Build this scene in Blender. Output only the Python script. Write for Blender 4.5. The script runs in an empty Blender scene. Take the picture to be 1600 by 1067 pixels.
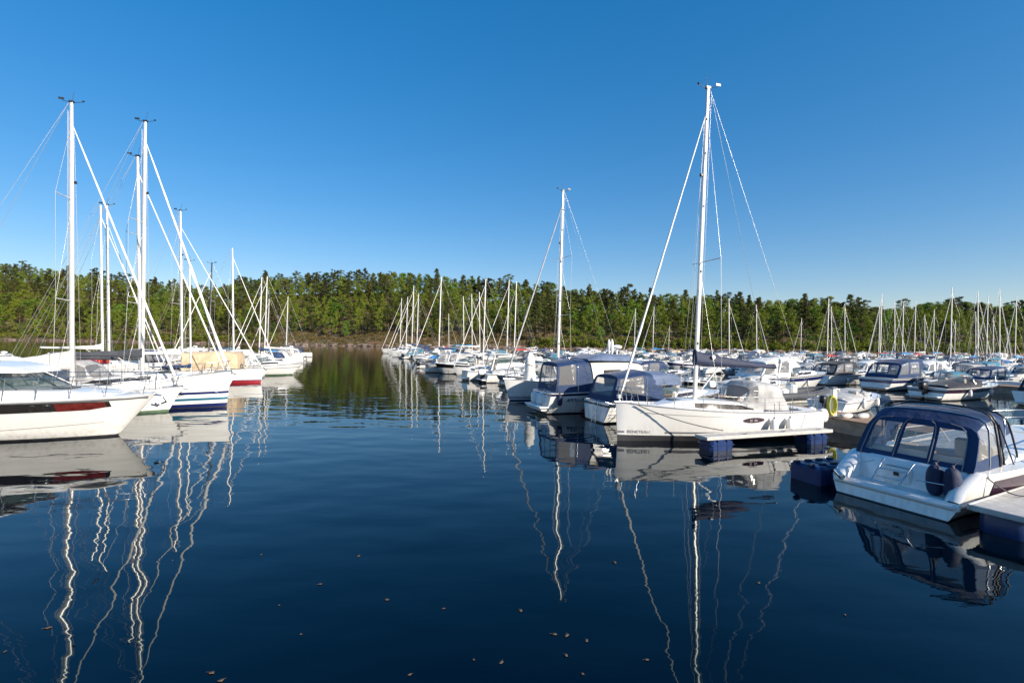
import bpy, math, random
import numpy as np
from mathutils import Vector, Matrix, noise
random.seed(7)
PI=math.pi; sin=math.sin; cos=math.cos
S=bpy.context.scene; COL=S.collection
F=760.0; CX=800.0; CY=533.5; H0=3.8
ROLL=math.radians(0.69)
# ---------------------------------------------------------------- camera
cd=bpy.data.cameras.new("camera"); cam=bpy.data.objects.new("camera",cd); COL.objects.link(cam)
cd.sensor_width=36; cd.lens=36*F/1600; cd.clip_end=6000; cd.clip_start=.1
CM=Matrix.Translation((0,0,H0))@Matrix.Rotation(PI/2,4,'X')@Matrix.Rotation(ROLL,4,'Z')
cam.matrix_world=CM; S.camera=cam
CR=CM.to_3x3()
def at(px,py,z=0.0):
    d=CR@Vector(((px-CX),-(py-CY),-F)); k=(z-H0)/d.z
    return Vector((d.x*k,d.y*k,z))
def proj(p):
    q=CM.inverted()@Vector(p)
    return CX+q.x/-q.z*F, CY-q.y/-q.z*F
# ---------------------------------------------------------------- materials
def newmat(name):
    m=bpy.data.materials.new(name); m.use_nodes=True; nt=m.node_tree
    return m,nt,nt.nodes['Principled BSDF']
def mat(name,col,rough=.5,metal=0,spec=.5,coat=0,var=.06,scale=3.,bump=0,bscale=20.,objvar=0,stain=0):
    m,nt,b=newmat(name)
    b.inputs['Roughness'].default_value=rough; b.inputs['Metallic'].default_value=metal
    b.inputs['Specular IOR Level'].default_value=spec; b.inputs['Coat Weight'].default_value=coat
    tc=nt.nodes.new('ShaderNodeTexCoord'); n=nt.nodes.new('ShaderNodeTexNoise')
    n.inputs['Scale'].default_value=scale; n.inputs['Detail'].default_value=4
    nt.links.new(tc.outputs['Object'],n.inputs['Vector'])
    r=nt.nodes.new('ShaderNodeMapRange'); r.inputs['From Min'].default_value=.3; r.inputs['From Max'].default_value=.7
    r.inputs['To Min'].default_value=1-var; r.inputs['To Max'].default_value=1+var
    nt.links.new(n.outputs['Fac'],r.inputs['Value'])
    hs=nt.nodes.new('ShaderNodeHueSaturation'); hs.inputs['Color'].default_value=(*col,1)
    nt.links.new(r.outputs['Result'],hs.inputs['Value'])
    if stain:
        sp=nt.nodes.new('ShaderNodeSeparateXYZ'); nt.links.new(tc.outputs['Object'],sp.inputs[0])
        mp=nt.nodes.new('ShaderNodeMapping'); mp.inputs['Scale'].default_value=(5,5,.7); nt.links.new(tc.outputs['Object'],mp.inputs['Vector'])
        ns=nt.nodes.new('ShaderNodeTexNoise'); ns.inputs['Scale'].default_value=1.6; ns.inputs['Detail'].default_value=5; nt.links.new(mp.outputs[0],ns.inputs['Vector'])
        zr=nt.nodes.new('ShaderNodeMapRange'); zr.inputs['From Min'].default_value=.75; zr.inputs['From Max'].default_value=.02; zr.inputs['To Min'].default_value=.03; zr.inputs['To Max'].default_value=.6; nt.links.new(sp.outputs['Z'],zr.inputs['Value'])
        nr=nt.nodes.new('ShaderNodeMapRange'); nr.inputs['From Min'].default_value=.45; nr.inputs['From Max'].default_value=.75; nt.links.new(ns.outputs['Fac'],nr.inputs['Value'])
        ml=nt.nodes.new('ShaderNodeMath'); ml.operation='MULTIPLY'; nt.links.new(zr.outputs[0],ml.inputs[0]); nt.links.new(nr.outputs[0],ml.inputs[1])
        mx=nt.nodes.new('ShaderNodeMix'); mx.data_type='RGBA'; mx.inputs[6].default_value=(*col,1); mx.inputs[7].default_value=(.42,.37,.27,1); nt.links.new(ml.outputs[0],mx.inputs[0]); nt.links.new(mx.outputs[2],hs.inputs['Color'])
    if objvar:
        oi=nt.nodes.new('ShaderNodeObjectInfo')
        a=nt.nodes.new('ShaderNodeMapRange'); a.inputs['To Min'].default_value=.5-objvar*.35; a.inputs['To Max'].default_value=.5+objvar*.35
        nt.links.new(oi.outputs['Random'],a.inputs['Value']); nt.links.new(a.outputs['Result'],hs.inputs['Hue'])
    nt.links.new(hs.outputs['Color'],b.inputs['Base Color'])
    if bump:
        n2=nt.nodes.new('ShaderNodeTexNoise'); n2.inputs['Scale'].default_value=bscale; n2.inputs['Detail'].default_value=5
        nt.links.new(tc.outputs['Object'],n2.inputs['Vector'])
        bp=nt.nodes.new('ShaderNodeBump'); bp.inputs['Strength'].default_value=bump; bp.inputs['Distance'].default_value=.03
        nt.links.new(n2.outputs['Fac'],bp.inputs['Height']); nt.links.new(bp.outputs['Normal'],b.inputs['Normal'])
    return m
W=mat('white gelcoat',(.80,.79,.765),.24,coat=.5,var=.04,scale=1.2,stain=1,bump=.05,bscale=2.5)
WC=mat('cream gelcoat',(.76,.73,.66),.3,coat=.3,var=.04,scale=1.2)
DK=mat('deck white',(.74,.73,.70),.55,var=.05,scale=2,bump=.15,bscale=60)
NAVY=mat('navy stripe',(.012,.02,.10),.25,coat=.5)
TEALS=mat('teal stripe',(.02,.12,.2),.3,coat=.4)
RED=mat('red stripe',(.55,.03,.04),.35,coat=.3)
AF=mat('dark antifouling',(.035,.035,.04),.6,var=.3)
AFG=mat('green antifouling',(.10,.16,.10),.6,var=.3)
AFR=mat('red antifouling',(.33,.02,.03),.6,var=.2)
GREY=mat('grey stripe',(.2,.2,.21),.3)
MAR=mat('maroon band',(.035,.014,.03),.2,coat=.6)
BLK=mat('black plastic',(.015,.015,.017),.4)
RUB=mat('rubber',(.03,.03,.035),.7)
ST=mat('stainless rail',(.6,.6,.6),.18,metal=1)
ALU=mat('mast aluminium',(.70,.68,.65),.34,metal=.45,var=.05,scale=5)
ALUD=mat('dark mast',(.03,.03,.035),.4)
WIRE=mat('rigging wire',(.48,.47,.45),.35,metal=.6)
TEAK=mat('teak',(.30,.17,.08),.65,var=.25,scale=12)
ROPE=mat('rope',(.08,.08,.09),.9)
ROPEW=mat('pale rope',(.55,.52,.45),.9)
def cloth(n,c):
    m=mat('canvas '+n,c,.66,spec=.38,var=.22,scale=2.5,bump=1.0,bscale=4.5); b=m.node_tree.nodes['Principled BSDF']; b.inputs['Sheen Weight'].default_value=.14; b.inputs['Sheen Roughness'].default_value=.4; return m
CN={'navy':cloth('navy',(.009,.031,.095)),'dark blue':cloth('dark blue',(.013,.021,.058)),'black':cloth('black',(.02,.02,.026)),
 'grey':cloth('grey',(.36,.36,.36)),'pale grey':cloth('pale grey',(.52,.51,.49)),'white':cloth('white',(.72,.71,.68)),'beige':cloth('beige',(.55,.42,.27)),
 'bright blue':cloth('bright blue',(.01,.22,.55)),'turquoise':cloth('turquoise',(.015,.15,.24)),'charcoal':cloth('charcoal',(.055,.06,.07)),'slate':cloth('slate blue',(.09,.13,.22)),
 'red':cloth('red',(.4,.04,.03))}
SAILW=mat('furled sail',(.74,.73,.70),.7,var=.06,scale=8,bump=.5,bscale=9)
SEAT=mat('seat vinyl',(.62,.55,.44),.5)
FLB=mat('float plastic',(.010,.028,.10),.35,var=.2,scale=2,bump=.2,bscale=5)
FLW=mat('pontoon boards',(.47,.455,.43),.7,var=.15,scale=6)
WOOD=mat('pier planks',(.27,.18,.12),.8,var=.3,scale=5,bump=.3)
CONC=mat('pier side',(.30,.27,.22),.85,var=.25,scale=3)
YEL=mat('yellow hose',(.65,.6,.08),.5)
LEAF=mat('floating leaf',(.08,.057,.04),.8,var=.4,scale=30)
def glass(name,tint,tr,rough=.03):
    m,nt,b=newmat(name); b.inputs['Base Color'].default_value=(*tint,1); b.inputs['Roughness'].default_value=rough
    t=nt.nodes.new('ShaderNodeBsdfTransparent'); mx=nt.nodes.new('ShaderNodeMixShader'); mx.inputs[0].default_value=tr
    n=nt.nodes.new('ShaderNodeTexNoise'); n.inputs['Scale'].default_value=3; bp=nt.nodes.new('ShaderNodeBump'); bp.inputs['Distance'].default_value=.05; bp.inputs['Strength'].default_value=.35 if tr>.6 else .05
    tc=nt.nodes.new('ShaderNodeTexCoord'); nt.links.new(tc.outputs['Object'],n.inputs['Vector'])
    nt.links.new(n.outputs['Fac'],bp.inputs['Height']); nt.links.new(bp.outputs['Normal'],b.inputs['Normal'])
    o=nt.nodes['Material Output']; nt.links.new(b.outputs[0],mx.inputs[1]); nt.links.new(t.outputs[0],mx.inputs[2]); nt.links.new(mx.outputs[0],o.inputs[0])
    return m
VIN=glass('clear vinyl',(.40,.40,.41),.66,.08)
GL=glass('windscreen glass',(.05,.09,.09),.5)
DG=mat('tinted glass',(.022,.02,.02),.05,spec=.8,var=.1)
DGC=mat('curtained glass',(.06,.052,.042),.06,spec=.8,var=.9,scale=5)
DGR=mat('red curtained glass',(.12,.02,.018),.1,spec=.7,var=.35,scale=6)
SPLITN={'mast_fitting':'mast_fitting','pushpit':'pushpit','window':'window','seats':'seat','spreaders':'spreader','stern_locker':'stern_locker','hardtop_pillar':'hardtop_pillar'}
# ---------------------------------------------------------------- mesh builder
class MB:
    def __init__(s): s.v=[]; s.f=[]; s.m=[]; s.s=[]
    def add(s,vs,fs,m=0,sm=True):
        o=len(s.v); s.v+= [tuple(p) for p in vs]; s.f+=[tuple(i+o for i in f) for f in fs]
        s.m+= [m]*len(fs) if isinstance(m,int) else list(m); s.s+=[sm]*len(fs); return s
    def grid(s,rows,m=0,sm=True,skip=None,mf=None,closed=False):
        n=len(rows[0]); vs=[p for r in rows for p in r]; fs=[]; ms=[]
        for i in range(len(rows)-1):
            for j in range(n if closed else n-1):
                if skip and skip(i,j): continue
                k=(j+1)%n
                fs.append((i*n+j,i*n+k,(i+1)*n+k,(i+1)*n+j)); ms.append(mf(i,j) if mf else m)
        return s.add(vs,fs,ms,sm)
    def box(s,c,d,m=0,rz=0,bev=0.0,ry=0):
        x,y,z=[q/2 for q in d]; 
        if bev: 
            b=bev; rows=[]
            for zz,k in ((-z,b),(-z+b,0),(z-b,0),(z,b)):
                X=x-k;Y=y-k; r=[]
                for sx,sy in ((1,1),(-1,1),(-1,-1),(1,-1)):
                    a=(sx*X,sy*(Y-b)); e=(sx*(X-b),sy*Y)
                    r+= [a,e] if sx*sy>0 else [e,a]
                rows.append([(p[0],p[1],zz) for p in r])
            R=Matrix.Rotation(rz,3,'Z')@Matrix.Rotation(ry,3,'Y'); C=Vector(c)
            rr=[[R@Vector(p)+C for p in r] for r in rows]
            s.grid(rr,m,False,closed=True); s.add(rr[0],[tuple(range(7,-1,-1))],m,False); s.add(rr[3],[tuple(range(8))],m,False); return s
        R=Matrix.Rotation(rz,3,'Z')@Matrix.Rotation(ry,3,'Y'); C=Vector(c)
        vs=[R@Vector((sx*x,sy*y,sz*z))+C for sz in (-1,1) for sx,sy in ((-1,-1),(1,-1),(1,1),(-1,1))]
        return s.add(vs,[(3,2,1,0),(4,5,6,7),(0,1,5,4),(1,2,6,5),(2,3,7,6),(3,0,4,7)],m,False)
    def tube(s,pts,r,n=6,m=0,cap=True):
        pts=[Vector(p) for p in pts]; rows=[]
        rs=r if isinstance(r,(list,tuple)) else [r]*len(pts)
        for i,p in enumerate(pts):
            t=(pts[min(i+1,len(pts)-1)]-pts[max(i-1,0)])
            if t.length<1e-6: t=Vector((0,0,1))
            t.normalize(); a=Vector((0,0,1)) if abs(t.z)<.9 else Vector((1,0,0))
            u=t.cross(a).normalized(); w=u.cross(t)
            rows.append([p+(u*cos(2*PI*k/n)+w*sin(2*PI*k/n))*rs[i] for k in range(n)])
        s.grid(rows,m,True,closed=True)
        if cap: s.add(rows[0],[tuple(range(n-1,-1,-1))],m,False); s.add(rows[-1],[tuple(range(n))],m,False)
        return s
    def ell(s,c,d,m=0,n=10,k=7,p=1.0,ax=None):
        rows=[]
        for i in range(k+1):
            a=-PI/2+PI*i/k; row=[]
            for j in range(n):
                b=2*PI*j/n; f=lambda q:math.copysign(abs(q)**p,q)
                v=Vector((d[0]*f(cos(a))*f(cos(b)),d[1]*f(cos(a))*f(sin(b)),d[2]*f(sin(a))))
                if ax is not None: v=ax@v
                row.append(v+Vector(c))
            rows.append(row)
        return s.grid(rows,m,True,closed=True)
    def compact(s):
        ids=sorted({i for f in s.f for i in f}); mp={j:k for k,j in enumerate(ids)}
        s.v=[s.v[i] for i in ids]; s.f=[tuple(mp[i] for i in f) for f in s.f]
    def split(s):
        par=list(range(len(s.v)))
        def fd(a):
            while par[a]!=a: par[a]=par[par[a]]; a=par[a]
            return a
        for f in s.f:
            r=fd(f[0])
            for i in f[1:]: par[fd(i)]=r
        g={}
        for k,f in enumerate(s.f): g.setdefault(fd(f[0]),[]).append(k)
        out=[]
        for ks in g.values():
            m=MB(); m.v=s.v; m.f=[s.f[k] for k in ks]; m.m=[s.m[k] for k in ks]; m.s=[s.s[k] for k in ks]; out.append(m)
        return out
    def build(s,name,mats,parent=None,loc=None):
        if name in SPLITN:
            s.compact(); r=None
            for c in s.split(): 
                o=c.build1(SPLITN[name],mats,parent,loc); r=r or o
            return r
        return s.build1(name,mats,parent,loc)
    def build1(s,name,mats,parent=None,loc=None):
        s.compact()
        me=bpy.data.meshes.new(name)
        me.from_pydata(s.v,[],s.f); 
        for m in (mats if isinstance(mats,(list,tuple)) else [mats]): me.materials.append(m)
        me.polygons.foreach_set('material_index',s.m); me.polygons.foreach_set('use_smooth',s.s); me.update()
        o=bpy.data.objects.new(name,me); COL.objects.link(o)
        if parent: o.parent=parent
        if loc is not None: o.location=loc
        return o
def tag(o,label,cat,group=None,kind=None):
    if label: o['label']=label
    if cat: o['category']=cat
    if group: o['group']=group
    if kind: o['kind']=kind
    return o
def empty(name,loc=(0,0,0),rz=0):
    o=bpy.data.objects.new(name,None); COL.objects.link(o); o.location=loc; o.rotation_euler=(0,0,rz); o.empty_display_size=.3; return o
def dup(o,parent=None,keep=None):
    c=o.copy(); COL.objects.link(c)
    if parent: c.parent=parent
    for ch in KIDS(o):
        if keep and ch.name.split('.')[0] not in keep: continue
        dup(ch,c,keep)
    return c
_k={}
def KIDS(o):
    if o.name not in _k: _k[o.name]=list(o.children)
    return _k[o.name]
def lerp(a,b,t): return a+(b-a)*t
# ---------------------------------------------------------------- hull
class Hull:
    def __init__(s,L,B,fb,fs,over=.9,tr=.8,fe=2.2,vee=.7,rake=-.1,dip=.08,mx=.42,e0=.2,pw=.75):
        s.__dict__.update(L=L,B=B,fb=fb,fs=fs,over=over,tr=tr,fe=fe,vee=vee,rake=rake,dip=dip,mx=mx,e0=e0,pw=pw)
    def sheer(s,t): return s.fs+(s.fb-s.fs)*t**1.5-s.dip*sin(PI*t)
    def half(s,t):
        if t<s.mx: return s.B/2*(s.tr+(1-s.tr)*sin(PI/2*t/s.mx))
        return s.B/2*max(0,(1-((t-s.mx)/(1-s.mx))**s.fe))**s.pw
    def P(s,t,z,side=1,off=0):
        sh=s.sheer(t); zn=max(0,min(1,(z+.45)/(sh+.45))); e=lerp(s.e0,s.vee,t**2.5)
        y=s.half(t)*zn**e+.012+off
        x=-s.L/2+s.L*t-s.over*(1-zn)*t**5+s.rake*(1-zn)*(1-t)**6
        return Vector((x,side*y,z))
    def tx(s,x,z=None):
        a,b=0,1
        for _ in range(22):
            c=(a+b)/2; q=s.P(c,s.sheer(c) if z is None else z).x
            if q<x: a=c
            else: b=c
        return (a+b)/2
    def top(s,x,side=1,inset=0,up=0):
        t=s.tx(x); p=s.P(t,s.sheer(t),side); p.y-=side*min(inset,abs(p.y)); p.z+=up; return p
    def yz(s,x,z): return s.P(s.tx(x,z),z)
def hull_mesh(h,bands,mats,parent,name='hull',ns=26):
    ts=[1-(1-i/ns)**1.35 for i in range(ns+1)]
    def zs(t):
        out=[-.42]
        for kind,v,m in bands: out.append(v if kind=='a' else v*h.sheer(t))
        out.append(h.sheer(t)); 
        for i in range(1,len(out)): out[i]=max(out[i],out[i-1]+.002)
        return out
    mb=MB(); Z=[zs(t) for t in ts]; bm=[b[2] for b in bands]+[0]
    for sd in (1,-1):
        rows=[[h.P(t,z,sd) for z in Z[i]] for i,t in enumerate(ts)]
        mb.grid(rows,mf=lambda i,j:bm[j])
    # transom and stem
    mb.grid([[h.P(0,z,1),h.P(0,z,.5) *Vector((1,1,1)) if 0 else Vector((h.P(0,z,1).x,h.P(0,z,1).y*.5,z)),Vector((h.P(0,z,1).x,-h.P(0,z,1).y*.5,z)),h.P(0,z,-1)] for z in Z[0]],mf=lambda i,j:bm[i],sm=False)
    mb.grid([[h.P(1,z,1),h.P(1,z,-1)] for z in Z[-1]],mf=lambda i,j:bm[i])
    return mb.build(name,mats,parent)
def deck_mesh(h,parent,well=None,camber=.05,m=None,dz=-.02,floorm=None,ns=30,wf=.78):
    # well=(x0,x1,depth)
    xs=[-h.L/2+h.L*i/ns for i in range(ns+1)]
    if well: xs=sorted([x for x in xs if min(abs(x-well[0]),abs(x-well[1]))>.12]+[well[0],well[1]])
    fr=[-1,-wf,-.4,0,.4,wf,1]; mb=MB(); rows=[]
    for x in xs:
        t=max(0,min(1,(x+h.L/2)/h.L)); hw=max(h.half(t),.012); z=h.sheer(t)+dz
        rows.append([Vector((x,hw*f,z+camber*(1-f*f)*min(1,hw))) for f in fr])
    ins=lambda i,j: bool(well) and well[0]-.001<=xs[i] and xs[i+1]<=well[1]+.001 and 1<=j<=4
    mb.grid(rows,0,True,skip=ins)
    if well:
        R=[r for x,r in zip(xs,rows) if well[0]-.001<=x<=well[1]+.001]; zf=R[0][3].z-well[2]
        fl=lambda p:Vector((p.x,p.y,zf))
        mb.grid([[fl(p) for p in r[1:6]] for r in R],1,False)
        for j in (1,5): mb.grid([[r[j],fl(r[j])] for r in R],0,False)
        for r in (R[0],R[-1]): mb.grid([[p,fl(p)] for p in r[1:6]],0,False)
    return mb.build('deck',[m or DK,floorm or TEAK],parent)
def patch(h,x0,x1,zf0,zf1,side,off=.006,n=14,m=3):
    mb=MB(); rows=[]
    for i in range(n+1):
        x=lerp(x0,x1,i/n); a=zf0(i/n); b=zf1(i/n); r=[]
        for k in range(m+1):
            z=lerp(a,b,k/m); p=h.yz(x,z); r.append(Vector((x,side*(p.y+off),z)))
        rows.append(r)
    return mb.grid(rows)
PROF=[(1,0),(1,.13),(.99,.24),(.97,.5),(.94,.74),(.885,.86),(.79,.935),(.58,.98),(.3,1),(0,1.01)]
HOUSE=[(1,0),(.985,.2),(.95,.42),(.91,.72),(.87,.86),(.8,.95),(.6,.985),(.3,1),(0,1.01)]
def ring(sec,prof):
    xb,xt,w,zb,h=sec; r=[]
    for y,z in prof: r.append(Vector((xb+(xt-xb)*z,w*y,zb+h*z)))
    return r+[Vector((p.x,-p.y,p.z)) for p in reversed(r[:-1])]
def loft(secs,prof=PROF,win=None,cap=(0,0),sub=1):
    A=MB(); B=MB(); rows=[]
    for i,s in enumerate(secs[:-1]):
        for k in range(sub): rows.append(ring([lerp(a,b,k/sub) for a,b in zip(s,secs[i+1])],prof))
    rows.append(ring(secs[-1],prof)); n=len(prof)
    def side(i,j): return win and win(i//sub,j if j<n-1 else 2*n-3-j, 1 if j<n-1 else -1)
    A.grid(rows,skip=side); B.grid(rows,skip=lambda i,j:not side(i,j))
    for c,r in ((cap[0],rows[0]),(cap[1],rows[-1])):
        if c: A.add(r,[tuple(range(len(r)))],0,False)
    return A,B
def panel(sec,prof,cols,win,A,B):
    xb,xt,w,zb,h=sec
    rows=[[Vector((xb+(xt-xb)*z,w*y*c,zb+h*z)) for c in cols] for y,z in prof]
    A.grid(rows,skip=win,sm=True); B.grid(rows,skip=lambda i,j:not win(i,j))
def crumple(mb,a=.02,f=2.5,seed=0):
    for i,v in enumerate(mb.v):
        n=noise.noise_vector(Vector(v)*f+Vector((seed,0,0))); mb.v[i]=(v[0]+n.x*a,v[1]+n.y*a,v[2]+n.z*a)
    return mb
def windscreen(parent,xf,xs,w,z,hh,rake=.6,nm='windshield',fr=None,n=12,mull=(0,3,6,9,12)):
    base=[];top=[]
    for i in range(n+1):
        a=-1+2*i/n; y=w*a; 
        x=xs+(xf-xs)*(1-abs(a)**2.6)
        base.append(Vector((x,y,z))); xt=xs+(xf-rake-xs)*(1-abs(a)**2.6)
        top.append(Vector((xt-.05,y*.88,z+hh*(1-.25*abs(a)**3))))
    g=MB().grid([base,top]).build(nm,GL,parent)
    f=MB(); f.tube(base,.018,5); f.tube(top,.022,5)
    for k in mull: f.tube([base[k],top[k]],.016,5)
    f.build('frame',fr or ST,g); return g
def bow_rail(h,parent,x0,x1,up=.55,post=5,r=.013,mid=True,name='bow_rail',nn=14,inset=.06):
    mb=MB(); pts=[]
    for sd in (1,-1):
        pp=[h.top(lerp(x0,x1,i/nn),sd,inset,up*min(1,.15+i/nn*4)) for i in range(nn+1)]
        pts.append(pp)
    top=pts[0]+[Vector((pts[0][-1].x+.12,0,pts[0][-1].z))]+pts[1][::-1]; mb.tube(top,r,6)
    if mid:
        for sd,pp in ((1,pts[0]),(-1,pts[1])): mb.tube([Vector((p.x,p.y,p.z-up*.45)) for p in pp[4:]],r*.7,5)
    for sd in (1,-1):
        for k in range(1,post+1):
            x=lerp(x0,x1,k/post); a=h.top(x-.10,sd,inset,0); b=h.top(x,sd,inset,up*min(1,.15+k/post*4)); mb.tube([a,b],r,5)
    return mb.build(name,ST,parent)
def outboard(parent,x,y,z,c=BLK,sc=1.,name='outboard_engine'):
    mb=MB(); mb.ell((x-.28*sc,y,z+.38*sc),(.34*sc,.21*sc,.28*sc),0,12,8,.6); o=mb.build(name,c,parent)
    l=MB().box((x-.3*sc,y,z-.2*sc),(.2*sc,.1*sc,.7*sc),0,bev=.02).box((x-.1*sc,y,z-.02),(.28*sc,.26*sc,.3*sc),0,bev=.02)
    l.tube([(x-.3*sc,y,z-.5*sc),(x-.55*sc,y,z-.52*sc)],.06*sc,6).build('leg',BLK,o); return o
# ---------------------------------------------------------------- sailing boat
def sailboat(name='sailboat',L=9.7,B=3.2,H=14,bands=None,mats=None,cover='navy',hood='grey',fb=1.2,fs=1.0,over=.8,tr=.72,furl=SAILW,
             mastm=None,spread=(.5,),tent=None,lite=False,rake=.02,lazy=False,win=DG,mastx=.07,rk=-.15,drop=0,boomh=1.0,fr=.06,hoodlen=2.4,coverh=.5,hoodh=1.15,boomlen=.40,cabh=1.):
    R=empty(name); h=Hull(L,B,fb,fs,over,tr,2.0,.75,rk,.06,.42,.2,.8)
    mats=mats or [W,AF,NAVY,GREY]; bands=bands or [('a',.05,1),('a',.09,0),('a',.15,2)]
    hull_mesh(h,bands,mats,R,ns=16 if lite else 28)
    deck_mesh(h,R,(-L*.42,-L*.13,.45),ns=14 if lite else 30,floorm=TEAK,wf=.68)
    z=lambda x:h.top(x).z-.03; mastm=mastm or ALU
    # coachroof
    s=[(-.15,-.12,.30,.33),(-.02,0,.30,.36),(.08,.09,.29,.36),(.16,.16,.26,.33),(.24,.22,.20,.26),(.30,.26,.13,.13),(.335,.31,.08,.03)]
    secs=[(L*a,L*b,B*w,z(L*a),hh*cabh*L/9.7) for a,b,w,hh in s]
    wn=lambda i,j,sd:(j in (1,2)) and 0<=i<=2
    A,Bm=loft(secs,HOUSE,wn,cap=(1,0),sub=1 if lite else 2); cab=A.build('cabin',W,R); Bm.build('window',win,cab)
    if not lite:
        MB().box((L*.2,0,z(L*.2)+.33*L/9.7),(.55,.55,.05),bev=.015).build('hatch',DG,cab)
        MB().box((L*.02,0,z(0)+.37*L/9.7+.01),(.9,.7,.04),bev=.012).build('hatch',DK,cab)
    mx=L*mastx; zm=z(mx)+.33; tp=Vector((mx-rake*H,0,H))
    m=MB(); nm=8 if lite else 12
    rows=[]
    for k in range(7):
        f=k/6; c=Vector((mx,0,zm-.3)).lerp(tp,f); rr=1 if f<.75 else lerp(1,.72,(f-.75)*4)
        rows.append([c+Vector((.10*rr*cos(2*PI*q/nm),.066*rr*sin(2*PI*q/nm),0)) for q in range(nm)])
    m.grid(rows,closed=True); m.add(rows[-1],[tuple(range(nm))],0,False); mast=m.build('mast',mastm,R)
    on=lambda f:Vector((mx,0,zm)).lerp(tp,f)
    sp=MB(); sh=MB(); cp=h.top(mx-.25,1,.12); 
    for sd in (1,-1):
        prev=Vector((cp.x,sd*cp.y,cp.z))
        for q in spread:
            a=on(q); b=a+Vector((-.28,sd*B*.29,.06)); sp.tube([a,b],.022,5); sh.tube([prev,b],.008 if not lite else .009,4,cap=False)
            sh.tube([Vector((cp.x,sd*(cp.y-.05),cp.z)) if q==spread[0] else on(spread[0])+Vector((-.28,sd*B*.29,.06)),on(q-.02)],.007,4,cap=False); prev=b
        sh.tube([prev,on(.93)],.008,4,cap=False)
    sp.build('spreaders',mastm,mast)
    bow=Vector((L*.485,0,h.sheer(.98)+.05)); ft=on(.93 if fr>.05 else .9)
    st=h.top(-L*.47,1,.25); 
    sh.tube([tp+Vector((-.1,0,0)),Vector((st.x,st.y,st.z))],.007,4,cap=False); sh.tube([tp+Vector((-.1,0,0)),Vector((st.x,-st.y,st.z))],.007,4,cap=False)
    sh.build('rigging',WIRE,R)
    n=6 if lite else 40; pts=[bow.lerp(ft,k/n) for k in range(n+1)]
    if furl:
        rr=[fr*(.35 if f<.04 else lerp(1,.42,f))*(1+.14*sin(f*60)) if f<.95 else .02 for f in [k/n for k in range(n+1)]]
        if lite: rr=[fr*.5]+[fr*lerp(1,.5,k/n) for k in range(1,n+1)]
        MB().tube(pts,rr,6 if lite else 9).tube([bow+Vector((0,0,.12)),bow+Vector((0,0,.25))],.09,8).build('furled_headsail',furl,R)
    else: MB().tube(pts,.01,4).build('forestay',WIRE,R)
    if not lite:
        ft_=MB(); hl=MB()
        for q in (.18,.41,.62,.79,.9): c=on(q); ft_.box(c+Vector((.0,.052,0)),(.07,.05,.12),bev=.01)
        c=on(.72); ft_.box(c+Vector((.14,0,0)),(.12,.12,.14),bev=.03); ft_.build('mast_fitting',BLK,mast)
        for dy in (.09,-.09): hl.tube([on(.03)+Vector((-.15,dy,0)),on(.97)+Vector((-.13,dy*.6,0))],.006,4)
        hl.tube([on(.0)+Vector((.35,0,-.1)),on(.9)+Vector((.1,0,0))],.006,4).build('halyards',WIRE,mast)
    # masthead gear
    g=MB().tube([tp,tp+Vector((.1,0,.55))],.008,4).tube([tp,tp+Vector((.45,.0,.12))],.012,4).tube([tp,tp+Vector((-.4,.1,.1))],.012,4)
    g.box(tp+Vector((-.42,.1,.18)),(.22,.012,.1)).ell(tp+Vector((.45,0,.16)),(.06,.06,.04),0,6,4).box(tp+Vector((.0,0,.05)),(.2,.12,.09)); g.build('wind_vane',BLK,mast)
    # boom and sail cover
    bl=L*boomlen; bz=zm+boomh; b0=Vector((mx-.12,0,bz)); b1=Vector((mx-bl,0,bz+.1-drop))
    boom=MB().tube([b0,b1],.07,8).tube([Vector((mx-.1,0,zm+.15)),b0.lerp(b1,.28)],.03,6).build('boom',mastm,R)
    if cover:
        rows=[]; n=7 if lite else 26; k=7 if lite else 14
        for i in range(n+1):
            f=i/n; c=b0.lerp(b1,f*.98)+Vector((.14,0,0))*(1-f); hh=lerp(coverh,.13 if lite else .2,min(1,f*1.15)**(.6 if coverh<.6 else .8))*(1.12 if f<.03 else 1); ww=lerp(.16,.10,f); r=[]
            for q in range(k):
                a=2*PI*q/k-PI/2; r.append(c+Vector((0,ww*cos(a)*(1.15 if sin(a)<0 else .85),hh*(.5+.5*sin(a))-.09)))
            rows.append(r)
        c=MB().grid(rows,closed=True); c.add(rows[0],[tuple(range(k))]); c.add(rows[-1],[tuple(range(k))])
        if not lite: crumple(c,.035,3.2,L)
        c.build('sail_cover',CN[cover],boom)
    if tent:
        s=[]
        for x in (-bl*.25,-bl*.6,-bl*1.02): s.append((mx+x,mx+x,B*.42,z(mx+x)+.45,bz-z(mx+x)-.30))
        T=[(1,0),(.99,.12),(.98,.3),(.86,.62),(.5,.84),(.14,.97),(0,1)]
        A,_=loft(s,T,cap=(1,1),sub=6); crumple(A,.05,2.6).build('boom_tent',CN[tent],R)
    if hood:
        x0=-L*.07; xe=x0-hoodlen; zz=z(x0)+.28; hs=hoodh if not lite else .95
        secs=[(x0,x0-.35,B*.27,zz,hs*.25),(x0-.25,x0-.5,B*.30,zz-.1,hs*.72),(x0-.75,x0-.85,B*.315,zz-.2,hs),(x0-1.35,x0-1.15,B*.32,zz-.24,hs*1.02)]
        if hoodlen>2: secs+=[(x0-2.0,x0-1.9,B*.33,zz-.26,hs*.95),(xe,xe+.3,B*.30,zz-.26,hs*.62)]
        A,V=loft(secs,PROF,lambda i,j,sd:(i==0 and j>=5) or (i==1 and 2<=j<=4),sub=1 if lite else 3)
        if not lite: crumple(A,.015,4)
        hd=A.build('sprayhood',CN[hood],R); 
        if V.f: V.build('window',VIN,hd)
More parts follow.
